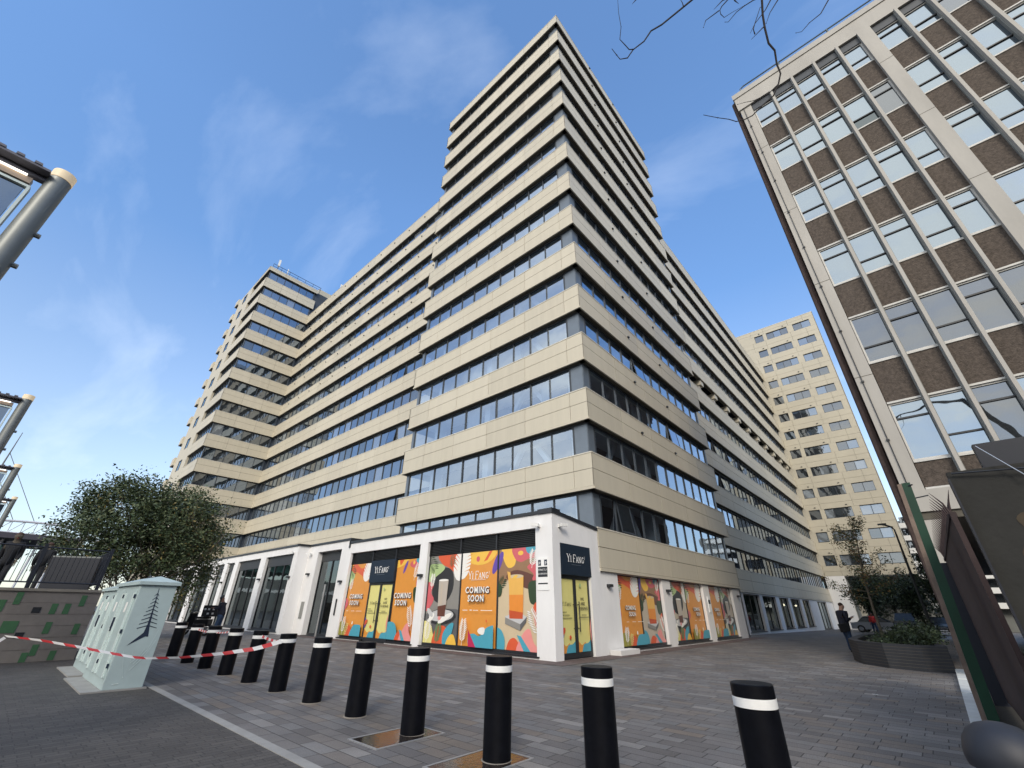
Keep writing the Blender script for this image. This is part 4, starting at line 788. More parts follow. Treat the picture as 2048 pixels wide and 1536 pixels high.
for r in range(6):
    b = MB(); zt = sl[r]; zl = wt[r+1] if r < 5 else 4.48
    for (a, c) in bays: B.box(b, a, c, -.12, -.03, zl+.06, zt-.06, 'pebble')
    B.box(b, .5, UB, -.12, -.0, zt-.06, zt, 'window_frame_white'); B.box(b, .5, UB, -.12, -.0, zl, zl+.06, 'window_frame_white')
    b.build('pebble_panel', br)
for r in range(6):
    for i, (a, c) in enumerate(bays):
        if a > 15: continue
        g = MB(); f = MB(); z0, z1 = sl[r], wt[r]
        tr = z0+(z1-z0)*(.32 if (i+r) % 2 == 0 else .72); gm = 'glass_dull' if r == 4 or random.random() < .06 else 'glass_bright'  # fifth row gets duller glass throughout, imitating its darker reflection
        if (r, i) == (1, 3): gm = 'glass_dark'
        B.quad(g, a+.05, c-.05, -.09, z0+.05, tr-.02, gm, .003); B.quad(g, a+.05, c-.05, -.09, tr+.02, z1-.05, 'glass_bright' if gm == 'glass_dark' else gm, .003)
        for (q0, q1, w0, w1) in ((a, a+.05, z0, z1), (c-.05, c, z0, z1)): B.box(f, q0, q1, -.11, -.05, w0, w1, 'window_frame_white')
        B.box(f, a+.05, c-.05, -.11, -.05, z0, z0+.05, 'window_frame_white'); B.box(f, a+.05, c-.05, -.11, -.05, z1-.05, z1, 'window_frame_white'); B.box(f, a+.05, c-.05, -.11, -.045, tr-.025, tr+.025, 'black_trim')
        if r == 0: B.box(f, a, c, -.1, .0, z1, z1+.42, 'frame_grey')
        o = g.build('window', br); f.build('window_frame', o)
for u, d0 in ((.05, 0), (5.0, 0), (10, 0), (15, 0), (.05, -7.5), (6.5, -9), (.05, -14.5), (.05, -28)):
    b = MB(); B.box(b, u, u+.6, d0-.6, d0-.02, 0, 3.84, 'concrete'); b.build('column', br)
b = MB(); B.box(b, 4.2, UB, -9, -8.8, 0, 3.84, 'brick_brown'); b.build('recessed_wall', br)
b = MB(); B.box(b, 1.0, 3.8, .004, .05, 3.9, 3.95, 'joint')
b.tube([(XB-.06, by-.16, 4.4), (XB-.06, by-.16, ZT-.3)], .012, 'black_trim', 6)
for zz in range(6, 24, 2): B.box(b, .12, .2, .03, .08, zz, zz+.05, 'black_trim')
b.build('conductor_cable', br)
b = MB(); b.tube([(XB+.3, by+.12, 1), (XB+.3, by+.12, ZT)], .11, 'brick_brown', 8); b.tube([(XB+1.1, by+.1, 1), (XB+1.1, by+.1, ZT-5)], .09, 'brick_brown', 8); b.build('drainpipe', br)
b = MB(); b.tube([B.p(.35, .02, ZT+.14), B.p(.35, .02, ZT+.42), B.p(.5, .02, ZT+.5), B.p(UB, .02, ZT+.5)], .035, 'metal_rail', 8)
for u in (2.1, 4.1, 6.1, 8.1, 10.1, 12.1): b.tube([B.p(u, .02, ZT+.1), B.p(u, .02, ZT+.52)], .04, 'metal_rail', 6)
b.build('roof_pipe', br)

# ------------------------------------------------------------------ bollards
def bollard_mesh(root, x, y):
    b = MB(); R_ = .149
    prof = [(R_, -.02), (R_, .775), (R_+.002, .776), (R_+.002, .835), (R_, .836), (R_, .915), (R_-.006, .921), (.02, .922)]
    b.lathe(prof[:2], (x, y, 0), 'bollard_black', 36); b.lathe(prof[4:], (x, y, 0), 'bollard_black', 36); b.f.pop(-1) if False else None
    b.build('post', root, smooth=True)
    q = MB(); q.lathe([(.168, -.01), (.166, .005), (R_-.01, .012)], (x, y, 0), 'coping_stone', 28); q.build('mortar_ring', root)
    c = MB(); c.lathe(prof[1:5], (x, y, 0), 'bollard_white', 36); c.f.pop(); c.m.pop(); tag(c.build('reflective_band', root, smooth=True), None)
names = ['nearest the camera at lower right', 'right of the corner door, second nearest', 'on the right-hand wet steel plate', 'on the left-hand wet steel plate', 'just left of the two wet plates', 'sixth from the right, clear of the tape', 'with the red and white tape tied round it', 'one beyond the taped one', 'third from the far end, behind the tape', 'with loose tape strung between its head and the next', 'second from the far end by the rider', 'furthest of the row by the green cabinets']
bol = None; ys = [1.24, 2.63, 3.92, 5.40, 6.78, 8.18, 9.58, 11.02, 12.52, 14.05, 15.6, 17.25]
for i, yy in enumerate(ys):
    x = 4.15+.012*i
    if bol is None: bol = thing('bollard', (x, yy, 0), 'black bollard with white band '+names[i], 'bollard', 'row of black security bollards'); bollard_mesh(bol, x, yy)
    else:
      nb = dup(bol, (x-4.15, yy-ys[0], 0), label='black bollard with white band '+names[i]); nb.rotation_euler = (radians(random.uniform(-.7, .7)), radians(random.uniform(-.7, .7)), random.uniform(0, 6))
for (yy, lab) in ((5.42, 'wet black steel plate round a bollard base, nearer the shop'), (3.98, 'wet black steel plate round a bollard base, at the bottom edge')):
    b = MB(); b.box(3.52, 4.46, yy-.28, yy+.28, -.01, .006, 'wet_steel'); o = b.build('bollard_plate')
    tag(o, lab, 'steel plate', 'steel plates at the bollard bases')
    e = MB()
    for (x0, x1, y0, y1) in ((3.49, 3.52, yy-.31, yy+.31), (4.46, 4.49, yy-.31, yy+.31), (3.52, 4.46, yy-.31, yy-.28), (3.52, 4.46, yy+.28, yy+.31)): e.box(x0, x1, y0, y1, -.01, .009, 'steel_edge')
    e.build('plate_rim', o)

random.seed(31); lab_ = ['pale scrap of litter on the paving right of the last bollard', 'small white scrap of litter near the brick planter', 'crumpled pale scrap on the paving between the bollards and the shop']
for (x, y), l_ in zip(((5.9, .55), (12.2, 1.4), (8.4, 5.2)), lab_):
    b = MB(); n_ = 7; pts = [(x+.05*random.uniform(.5, 1)*cos(2*pi*i/n_), y+.07*random.uniform(.5, 1)*sin(2*pi*i/n_), .006+.012*random.random()) for i in range(n_)]
    b.face(pts, 'far_white').face([(p[0]*.5+x*.5, p[1]*.5+y*.5, .03*random.random()+.008) for p in pts], 'far_white'); tag(b.build('litter_scrap', tri=True), l_, 'litter')

# barrier tape
def tape(pts, name, lab, wdt=.05, seg=.14, thin=0):
    b = MB(); P = [Vector(p) for p in pts]; L = [0]
    for a, c in zip(P, P[1:]): L.append(L[-1]+(c-a).length)
    tot = L[-1]; n = int(tot/seg)
    def at(s):
        for i in range(len(P)-1):
            if s <= L[i+1] or i == len(P)-2: return P[i].lerp(P[i+1], (s-L[i])/(L[i+1]-L[i]))
    for i in range(n):
        s0, s1 = i*tot/n, (i+1)*tot/n; a, c = at(s0), at(s1); w0 = wdt*(.55+.45*abs(cos(s0*.9))); w1 = wdt*(.55+.45*abs(cos(s1*.9))); w0 *= 1-thin*s0/tot; w1 *= 1-thin*s1/tot; sl_ = .3*(c-a)
        h0 = Vector((0, .012*sin(s0*3), w0)); h1 = Vector((0, .012*sin(s1*3), w1))
        b.face([a-h0/2, c-h1/2, c+h1/2+sl_, a+h0/2+sl_], 'tape_red' if i % 2 else 'tape_white')
    return tag(b.build(name), lab, 'tape', 'red and white barrier tape')
def sag(a, c, d, n=14):
    a, c = Vector(a), Vector(c); return [a.lerp(c, i/n)+Vector((0, 0, -d*4*(i/n)*(1-i/n))) for i in range(n+1)]
tape([(4.06, 9.46, .81), (3.75, 9.75, .69), (3.31, 10.05, .615), (2.7, 10.2, .575), (2.12, 10.3, .59), (1.7, 10.4, .68), (1.28, 10.5, .78), (.85, 10.75, .87), (.45, 11, .93)], 'barrier_tape', 'red and white tape stretched from a bollard across the green cabinets', .075, .16, .7)
tape(sag((.45, 11, .93), (.1, 11, .6), .01, 4), 'barrier_tape', 'loose tape end hanging down at the far left', .06, .14)
tape(sag((4.25, 15.5, .80), (4.25, 12.6, .86), .06), 'barrier_tape', 'thin far tape between the bollard heads by the rider', .05, .10)
tape(sag((4.22, 11.0, .84), (4.18, 9.6, .78), .03), 'barrier_tape', 'short tape between the two bollards at the taped one', .05, .12)

# ------------------------------------------------------------------ green cabinets
def cabinet(y0, y1, lab, drawing):
    x0, x1 = (1.98, 2.58) if drawing else (2.06, 2.60); H = 1.80 if drawing else 1.74
    c = thing('utility_cabinet', ((x0+x1)/2, (y0+y1)/2, 0), lab, 'cabinet', 'pale green street cabinets')
    b = MB().box(x0, x1, y0, y1, .02, H-.06, 'cabinet'); b.build('body', c, bevel=.012)
    b = MB(); m_ = (x0+x1)/2; X0, X1, Y0, Y1 = x0-.05, x1+.05, y0-.05, y1+.05; b.box(X0, X1, Y0, Y1, H-.06, H, 'cabinet')
    b.face([(X0, Y0, H), (m_, Y0+.25, H+.11), (m_, Y1-.25, H+.11), (X0, Y1, H)], 'cabinet').face([(X1, Y0, H), (X1, Y1, H), (m_, Y1-.25, H+.11), (m_, Y0+.25, H+.11)], 'cabinet').face([(X0, Y0, H), (X1, Y0, H), (m_, Y0+.25, H+.11)], 'cabinet').face([(X0, Y1, H), (m_, Y1-.25, H+.11), (X1, Y1, H)], 'cabinet'); b.build('lid', c)
    b = MB(); n = 2; w_ = (y1-y0-.16)/n
    for i in range(n):
        ya = y0+.08+i*w_; b.box(x0-.012, x0, ya+.03, ya+w_-.03, .18, H-.16, 'cabinet')
        for q in (ya+.10, ya+w_-.20): b.box(x0-.035, x0, q, q+.07, .2, H-.2, 'cabinet_light')
        for zz in (.35, .9, 1.5): b.box(x0-.04, x0-.01, ya+.01, ya+.03, zz, zz+.07, 'ink')
    b.build('louvred_doors', c)
    for ya in (y0+.55, y1-.7):
        q = MB(); q.box(x0-.018, x0-.012, ya, ya+.14, 1.25, 1.43, 'lettering'); q.build('label_plate', c)
    q = MB(); q.box(x0-.05, x0-.012, (y0+y1)/2-.02, (y0+y1)/2+.02, .95, 1.15, 'ink'); q.build('lock_handle', c)
    b = MB().box(x0-.28, x1+.06, y0-.06, y1+.05, -.01, .02, 'kerb'); b.build('concrete_pad', c)
    if drawing:
        a = MB(); yy = y0-.004; X = lambda u: x0+u*(x1-x0)
        trunk = [(.58, 1.60), (.60, 1.60), (.66, 1.2), (.72, .85), (.80, .63), (.62, .70), (.36, .60), (.55, .78), (.60, 1.0), (.60, 1.3)]
        trunk = [(.50, 1.68), (.515, 1.68), (.57, 1.3), (.61, 1.05), (.66, .90), (.68, .84), (.60, .845), (.42, .78), (.20, .70), (.40, .83), (.52, .91), (.545, 1.05), (.535, 1.3)]
        a.face([(X(u), yy, z) for u, z in trunk], 'ink')
        for i in range(9):
            z = 1.60-i*.07; l = .05+.02*i; u = .515+.006*i
            for sg in (-1, 1): a.face([(X(u), yy-.001, z), (X(u+sg*l*1.25), yy-.001, z-.05), (X(u+sg*l*1.25), yy-.001, z-.062), (X(u), yy-.001, z-.018)], 'ink')
        def ln(pts, wd=.008):
            for p, q in zip(pts, pts[1:]): a.face([(X(p[0]), yy-.0015, p[1]-wd), (X(q[0]), yy-.0015, q[1]-wd), (X(q[0]), yy-.0015, q[1]+wd), (X(p[0]), yy-.0015, p[1]+wd)], 'cabinet_light')
        ln([(.18, .62), (.40, .20), (.42, .20)]); ln([(.42, .62), (.46, .42), (.62, .52), (.70, .64)]); ln([(.50, .30), (.75, .5), (.92, .78)]); ln([(.55, .40), (.78, .62), (.90, .95)]); ln([(.42, .42), (.43, .25)]); ln([(.20, .10), (.36, .11)])
        a.build('painted_tree', c, tri=True)
    return c
cabinet(11.62, 14.0, 'nearer pale green cabinet with a dark painted tree on its end', True)
cabinet(14.35, 16.4, 'further pale green cabinet behind the painted one', False)

# ------------------------------------------------------------------ mosaic retaining wall, raised deck, railing
b = MB(); b.box(-9, 2.28, 18.5, 18.8, 0, 1.68, 'mosaic_brown'); rw = b.build('retaining_wall'); tag(rw, 'brown block retaining wall dotted with green and black tiles', 'wall')
b = MB(); b.box(-9, 2.30, 18.46, 18.85, 1.68, 1.75, 'coping_stone'); b.build('coping', rw)
random.seed(11)
gt = MB()
def px_tile(x, z, w_, h_, m_): gt.box(x, x+w_, 18.49, 18.5, z, z+h_, m_)
for (x, z, w_, h_, m_) in ((.55, 1.35, .13, .30, 'mosaic_green'), (.12, 1.18, .30, .28, 'mosaic_green'), (.98, 1.15, .17, .14, 'mosaic_black'), (1.33, 1.12, .13, .26, 'mosaic_green'), (1.60, 1.12, .13, .26, 'mosaic_green'), (1.88, 1.32, .12, .28, 'mosaic_green'), (.55, .68, .30, .28, 'mosaic_green'), (.88, .55, .17, .14, 'mosaic_black'), (1.38, .65, .13, .28, 'mosaic_green'), (1.98, .62, .13, .26, 'mosaic_green'), (1.32, .14, .13, .26, 'mosaic_green'), (1.18, -.0, .13, .22, 'mosaic_green'), (1.72, .02, .13, .22, 'mosaic_green'), (-.5, .9, .3, .28, 'mosaic_green'), (-.9, 1.2, .13, .28, 'mosaic_green'), (-1.2, .4, .17, .14, 'mosaic_black'), (-1.7, .8, .3, .28, 'mosaic_green')): px_tile(x, z, w_, h_, m_)
gt.build('coloured_tiles', rw)
b = MB(); 
for i in range(1, 6): b.box(-9, 2.28, 18.495, 18.5, i*.28, i*.28+.004, 'coping_dark')
b.build('mortar_joints', rw)
b = MB(); b.face([(-30, 18.8, 1.72), (2.28, 18.8, 1.72), (2.28, 45, 1.72), (-30, 45, 1.72)], 'deck').box(2.20, 2.28, 18.8, 45, 0, 1.715, 'mosaic_brown'); tag(b.build('raised_path'), kind='structure')
rl = thing('railing', (-.3, 19.2, 1.72), 'black metal railing along the top of the tiled wall', 'railing')
b = MB()
for z in (1.92, 2.86): b.tube([(-7, 19.2, z), (2.2, 19.2, z)], .022, 'rail_black', 6)
b.tube([(2.2, 19.2, 2.86), (2.2, 23.5, 2.86)], .022, 'rail_black', 6); b.tube([(2.2, 19.2, 1.92), (2.2, 23.5, 1.92)], .022, 'rail_black', 6); b.build('rails', rl)
for x in (-6.8, -5.0, -3.2, -1.1, .68, 2.2):
    q = MB(); q.box(x-.04, x+.04, 19.16, 19.24, 1.72, 2.95, 'rail_black'); q.build('post', rl)
b = MB()
for i in range(80): x = -6.9+i*.114; b.tube([(x, 19.2, 1.93), (x, 19.2, 2.86)], .008, 'rail_black', 5, False)
for i in range(36): y = 19.3+i*.115; b.tube([(2.2, y, 1.93), (2.2, y, 2.86)], .008, 'rail_black', 5, False)
b.build('bars', rl)
b = MB(); b.prism([(1.0, 21.0), (2.1, 20.2), (2.14, 20.25), (1.04, 21.05)], 1.74, 2.72, 'rail_black'); b.prism([(1.0, 21.0), (2.1, 20.2), (2.14, 20.25), (1.04, 21.05)], 2.72, 2.76, 'pole_grey')
tag(b.build('ramp_balustrade'), 'solid dark balustrade of the ramp behind the railing', 'balustrade')

# ------------------------------------------------------------------ lit glass sign frames at the left edge
def sign_frame(x, y, lab):
    s = thing('sign_frame', (x, y, 0), lab, 'sign frame', 'tall glass sign frames on grey posts')
    base = 1.72 if y > 18.5 else 0
    b = MB(); b.tube([(x, y, base), (x, y, 5.86)], .10, 'pole_grey', 24); b.build('post', s, smooth=True)
    b = MB(); b.lathe([(.105, 5.86), (.105, 5.98), (.02, 6.0)], (x, y, 0), 'lamp_cap', 24); b.build('lamp_cap', s, smooth=True)
    b = MB(); b.tube([(x, y, 5.77), (x-2.6, y, 5.77)], .045, 'canopy_metal', 10); b.box(x-2.6, x-.08, y-.16, y+.02, 5.81, 5.84, 'canopy_metal')
    for i in range(17): b.box(x-.22-i*.145, x-.16-i*.145, y-.17, y+.03, 5.84, 5.87, 'canopy_metal')
    b.build('canopy', s)
    b = MB(); b.box(x-2.6, x-.17, y-.05, y+.04, 5.62, 5.70, 'bronze'); b.box(x-2.6, x-.15, y-.04, y+.03, 5.57, 5.60, 'cabinet_light'); b.box(x-.17, x-.145, y-.04, y+.03, 2.3, 5.57, 'cabinet_light'); b.build('frame', s)
    b = MB(); b.tube([(x-.22, y-.07, 5.70), (x-2.5, y-.07, 5.70)], .012, 'tube_light', 6); b.build('tube_lamp', s)
    b = MB(); b.box(x-2.6, x-.19, y-.01, y+.01, 2.3, 5.56, 'sign_glass'); b.build('glass_panel', s)
    b = MB()
    for z in (5.05, 4.6, 3.2): b.tube([(x+.09, y, z), (x+.14, y, z)], .03, 'pole_grey', 8)
    b.build('bolts', s)
sign_frame(-1.19, 6.29, 'big grey post with lit cap and dark glass panel at the top left edge')
sign_frame(-1.07, 15.37, 'second grey post with glowing green-white cap, halfway down the left edge')
sign_frame(-.95, 24.16, 'third grey sign post, left of the tree crown')
sign_frame(-.78, 32.2, 'furthest and smallest grey sign post at the left edge')

# distant stadium roof
st = thing('stadium_roof', (0, 120, 0), 'far away white arched roof with cables behind the railing', 'stadium')
b = MB()
ch = [(-8+i*1.6, 120, 13.5+2.0*(1-((i-6)/7)**2)*.5) for i in range(14)]
b.tube(ch, .22, 'roof_white', 6); lo = [(p[0], p[1], 12.6-.03*i) for i, p in enumerate(ch)]; b.tube(lo, .15, 'roof_white', 6)
for i in range(13): b.tube([lo[i], ch[i+1]], .07, 'roof_white', 4); b.tube([ch[i], lo[i]], .07, 'roof_white', 4)
b.build('truss', st)
b = MB(); b.prism([(-30, 118), (8.6, 118), (8.6, 140), (-30, 140)], 11.4, 12.3, 'roof_dark'); b.build('canopy', st)
b = MB(); b.prism([(-30, 122), (-1, 122), (-1, 150), (-30, 150)], 8.8, 10.6, 'teal'); b.build('glass_band', st)
b = MB()
for x in (-2, 2.6, 5.5): b.tube([(x, 121, 3), (x+.4, 121, 11.4)], .2, 'roof_white', 6)
b.build('column', st)
b = MB(); b.tube([(-6.9, 120, 10), (-6.5, 120, 30)], [.3, .06], 'far_grey', 6); b.build('mast', st)
b = MB(); b.tube([(-6.6, 120, 26), (1.2, 120, 14.4)], .05, 'far_grey', 4); b.tube([(-6.6, 120, 22), (-1.5, 120, 14.3)], .05, 'far_grey', 4); b.build('cable', st)
b = MB(); b.box(-60, -3, 160, 190, 0, 9, 'far_grey'); b.box(-60, -3, 159.8, 160, 5, 6, 'far_white'); tag(b.build('distant_building'), 'grey low building far behind the stadium roof', 'building')

# ------------------------------------------------------------------ trees
def leafcloud(b, pts, n, size, mats_, spread, droop=0):
    for _ in range(n):
        c = Vector(random.choice(pts)); p = c+Vector((random.gauss(0, spread), random.gauss(0, spread), random.gauss(0, spread*.8)-droop*random.random()))
        a = Vector((random.gauss(0, 1), random.gauss(0, 1), random.gauss(0, .6)-.3)).normalized(); c2 = a.cross(Vector((random.gauss(0, 1), random.gauss(0, 1), random.gauss(0, 1)))).normalized(); s = size*random.uniform(.6, 1.3)
        b.face([p-a*s, p+c2*s*.45, p+a*s, p-c2*s*.45], random.choice(mats_))
def branchy(b, p, d, L, r, depth, tips, mt, kids=3, spread=.55, up_=.15, sub=4):
    pts = [Vector(p)]; dd = Vector(d).normalized()
    for i in range(sub):
        dd = (dd+Vector((random.gauss(0, .12), random.gauss(0, .12), random.gauss(0, .08)+up_*.2))).normalized(); pts.append(pts[-1]+dd*L/sub)
    b.tube(pts, [r*(1-.55*i/sub) for i in range(sub+1)], mt, 6 if depth > 1 else 4, False)
    if depth == 0: tips.append(tuple(pts[-1])); tips.append(tuple(pts[-2])); return
    if depth == 1: tips.append(tuple(pts[2]))
    for i in range(kids):
        t = random.choice(range(1, sub+1)) if i else sub; nd = (dd+Vector((random.gauss(0, spread), random.gauss(0, spread), random.gauss(up_, spread*.6)))).normalized()
        branchy(b, pts[t], nd, L*random.uniform(.6, .8), r*.5, depth-1, tips, mt, kids, spread, up_, sub)
random.seed(5)
tr = thing('broadleaf_tree', (4.9, 27, 0), 'dense dark green multi-stemmed tree behind the cabinets', 'tree')
b = MB(); tips = []
for i in range(7):
    a = i*2*pi/7+.3; branchy(b, (4.6+.15*cos(a), 27+.15*sin(a), 0), (cos(a)*.55-.05, sin(a)*.45, 1.0), random.uniform(2.2, 2.9), .085, 3, tips, 'bark_pale' if i < 5 else 'bark', 3, .5, .2)
b.build('trunk', tr, smooth=True)
# crown: lumps filling a wide dome, denser inside
lob = []
for _ in range(330):
    a = random.uniform(0, 2*pi); rr = random.random()**.45; ph = random.uniform(-.55, 1)
    x = 4.0+3.25*rr*cos(a)*math.sqrt(max(0, 1-ph*ph*.75)); y = 27+2.6*rr*sin(a)*math.sqrt(max(0, 1-ph*ph*.75)); z = 3.95+2.85*ph*(.55+.45*rr)+.35*noise.noise(Vector((x, y, 3)))*2
    if z > 5.9 and x > 5.6 and random.random() < .45: continue
    if z < 2.0 and x < 1.6: continue
    lob.append((x, y, z))
tips = [t for t in tips if ((t[0]-4.1)/3.3)**2+((t[2]-4.1)/3.1)**2 < 1.0]
b = MB(); leafcloud(b, lob, 42000, .072, ['leaf_a', 'leaf_a', 'leaf_c', 'leaf_b'], .30, .15); leafcloud(b, tips, 9000, .062, ['leaf_a', 'leaf_b', 'leaf_c', 'leaf_yellow'], .24, .35)
low = [(5.6, 26.5, 2.5), (6.3, 26.6, 2.3), (6.0, 26.2, 1.9), (6.8, 26.6, 3.0), (5.2, 26.4, 2.2), (6.5, 27, 3.6), (6.9, 27, 4.6), (6.6, 27, 5.4)]
leafcloud(b, low, 2800, .065, ['leaf_a', 'leaf_b', 'leaf_yellow'], .36, .5); b.build('crown', tr)
# young tree in the planter
yt = thing('young_tree', (22.6, 1.8, .5), 'thin young tree with rusty leaves growing in the brick planter', 'tree')
b = MB(); b.tube([(22.6, 1.80, .5), (22.55, 1.80, 1.5), (22.5, 1.75, 2.6), (22.5, 1.62, 3.6), (22.5, 1.45, 4.7)], [.05, .045, .035, .022, .008], 'bark', 7); tips = []; random.seed(21)
for i in range(22):
    z = 1.9+i*.12; a = random.uniform(0, 2*pi); l = (1.35-.037*i*1.1)*random.uniform(.75, 1.15); y0 = 1.78-.07*max(0, z-2)
    p = [Vector((22.5, y0, z))]
    for j in range(4): p.append(p[-1]+Vector((cos(a)*l/4, sin(a)*l/4, .05+.05*j)))
    b.tube(p, [.014, .011, .008, .005, .003], 'bark', 4, False); tips += [tuple(q) for q in p[1:]]
tips += [(22.5, 1.5, 4.2), (22.5, 1.45, 4.6), (22.5, 1.42, 4.8)]
b.build('trunk', yt, smooth=True); b = MB(); leafcloud(b, tips, 3400, .042, ['leaf_rust', 'leaf_a', 'leaf_c', 'leaf_c', 'leaf_yellow'], .10); b.build('crown', yt)
# dark trees across the far road
random.seed(9)
for (x, y, z, rx, rz, lab) in ((62, 5.2, 2.9, 1.0, 1.7, 'dark tree beside the white end wall far down the passage'), (66, 3.4, 3.2, 1.5, 2.0, 'dark tree behind the parked cars far down the passage'), (60, 1.3, 2.9, 1.1, 1.9, 'dark tree beyond the lamp post down the passage'), (44, -.9, 3.2, .9, 2.6, 'dark green bush rising beside the fence line')):
    t = thing('dark_tree', (x, y, gz(x)), lab, 'tree', 'dark trees across the far road')
    b = MB(); b.tube([(x, y, gz(x)), (x, y, z)], [.16, .1], 'bark', 6)
    for i in range(4): b.tube([(x, y, z-1), (x+random.uniform(-1, 1), y+random.uniform(-.8, .8), z+1)], [.07, .03], 'bark', 5)
    b.build('trunk', t)
    L_ = [(x+random.gauss(0, rx*.5), y+random.gauss(0, rx*.45), z+random.gauss(0, rz*.42)) for _ in range(60)]
    b = MB(); leafcloud(b, L_, 5200, .13, ['leaf_dark', 'leaf_c', 'leaf_dark', 'leaf_a'], .38); b.build('crown', t)
# bare twigs of the street tree that stands behind the viewer
bt = thing('bare_tree', (7.2, -5.5, 0), 'bare dark twigs hanging into the top of the picture', 'tree')
TW = {'a': [(3.99, -0.12, 9.79), (3.92, 0.07, 9.65), (3.8, 0.41, 9.39), (3.72, 0.56, 9.31), (3.71, 0.68, 9.18), (3.65, 0.84, 9.07), (3.63, 0.95, 8.94), (3.56, 1.04, 8.93), (3.5, 1.07, 8.98), (3.41, 1.1, 9.06)],
'a2': [(3.65, 0.84, 9.07), (3.6, 0.89, 9.07), (3.52, 0.93, 9.13), (3.44, 0.96, 9.2), (3.39, 0.88, 9.37), (3.28, 0.84, 9.56), (3.2, 0.78, 9.76)],
'b': [(4.67, -0.87, 9.79), (4.79, -0.82, 9.56), (4.88, -0.77, 9.37), (5.0, -0.74, 9.16), (5.1, -0.77, 9.06), (5.21, -0.74, 8.88), (5.29, -0.74, 8.76), (5.33, -0.67, 8.63), (5.35, -0.56, 8.46), (5.29, -0.38, 8.32), (5.24, -0.21, 8.18), (5.17, -0.09, 8.11), (5.1, 0.01, 8.09), (5.02, 0.07, 8.12), (4.89, 0.2, 8.14), (4.73, 0.35, 8.18)],
'b2': [(4.87, -0.77, 9.39), (4.8, -0.56, 9.22)], 'b2x': [(4.82, -0.63, 9.28), (4.77, -0.63, 9.34), (4.75, -0.69, 9.45), (4.72, -0.82, 9.65), (4.74, -0.85, 9.67)],
'c': [(4.78, -0.98, 9.77), (4.78, -0.86, 9.62), (4.75, -0.68, 9.43), (4.75, -0.58, 9.3)], 'd': [(4.86, -1.07, 9.78), (4.84, -0.9, 9.59), (4.87, -0.8, 9.43)],
'e': [(4.62, -0.79, 9.76), (4.55, -0.65, 9.69), (4.5, -0.51, 9.58), (4.47, -0.39, 9.46), (4.43, -0.33, 9.44)], 'f': [(4.33, -0.48, 9.76), (4.31, -0.38, 9.67), (4.32, -0.34, 9.61), (4.34, -0.32, 9.55), (4.4, -0.35, 9.51), (4.45, -0.46, 9.58), (4.55, -0.65, 9.69)],
'g': [(4.32, -0.33, 9.6), (4.23, -0.12, 9.46), (4.24, -0.06, 9.38)], 'h': [(4.3, -0.43, 9.75), (4.25, -0.27, 9.61)], 'i': [(5.38, -1.65, 9.79), (5.37, -1.48, 9.57), (5.31, -1.31, 9.45), (5.28, -1.19, 9.34), (5.24, -1.11, 9.31)],
'j': [(5.33, -0.67, 8.63), (5.28, -0.5, 8.49), (5.17, -0.3, 8.38), (5.08, -0.19, 8.37), (5.03, -0.1, 8.33)], 'k': [(3.92, 0.07, 9.65), (3.89, 0.06, 9.7), (3.84, 0.07, 9.76)], 'l': [(3.39, 0.58, 9.74), (3.38, 0.65, 9.67)], 'm': [(4.41, -0.55, 9.75), (4.47, -0.58, 9.7)]}
b = MB()
for k_, P in TW.items():
    r0 = {'a': .016, 'b': .017}.get(k_, .009); n = len(P)
    jp = [Vector(p)+Vector((random.gauss(0, .006), random.gauss(0, .006), random.gauss(0, .006))) for p in P]
    b.tube(jp, [r0*(1-.72*i/(n-1)) for i in range(n)], 'twig', 6)
    for q in jp[2::2]: b.lathe([(.001, -.012), (.011 if r0 > .01 else .007, 0), (.001, .014)], q, 'twig', 6)
b.build('twigs', bt, smooth=True)
b = MB(); tr0 = Vector((7.2, -5.5, 0)); b.tube([tr0, (7.1, -5.4, 4), (6.8, -5, 7.5), (6.2, -4, 10.2)], [.24, .19, .14, .09], 'bark', 10)
hub = Vector((6.2, -4, 10.2)); jn = Vector((5.0, -1.7, 10.6)); b.tube([hub, (5.6, -2.8, 10.6), jn], [.09, .06, .035], 'bark', 8)
for k_ in ('b', 'c', 'd', 'e', 'f', 'h', 'i', 'm'): b.tube([jn, (Vector(TW[k_][0])+jn)/2+Vector((0, 0, .15)), TW[k_][0]], [.022, .014, .008], 'twig', 6)
jn2 = Vector((4.1, -.5, 10.3)); b.tube([jn, jn2], [.03, .02], 'twig', 6)
for k_, e in (('a', 0), ('a2', -1), ('k', -1), ('l', 0)): b.tube([jn2, TW[k_][e]], [.016, .009], 'twig', 6)
b.build('trunk', bt, smooth=True)

# ------------------------------------------------------------------ planter, shrubs, street furniture at right
pl = thing('brick_planter', (19, 1.2, 0), 'low curved black brick planter full of shrubs', 'planter')
out = [(18.2, .12), (18.0, .7), (18.3, 1.55), (19.1, 2.25), (20.4, 2.62), (22.5, 2.72), (26.5, 2.75), (26.5, .3)]; cxy = (21.5, 1.4)
inn = [(cxy[0]+(x-cxy[0])*.93, cxy[1]+(y-cxy[1])*.80) for x, y in out]
b = MB(); n = len(out); zt = .62
for i in range(n):
    j = (i+1) % n
    b.face([(*out[i], 0), (*out[j], 0), (*out[j], zt), (*out[i], zt)], 'planter_brick').face([(*out[i], zt), (*out[j], zt), (*inn[j], zt), (*inn[i], zt)], 'planter_brick').face([(*inn[i], zt), (*inn[j], zt), (*inn[j], .3), (*inn[i], .3)], 'planter_brick')
b.build('brick_wall', pl)
b = MB(); b.face([(*p, .5) for p in inn], 'soil'); b.build('soil', pl)
b = MB()
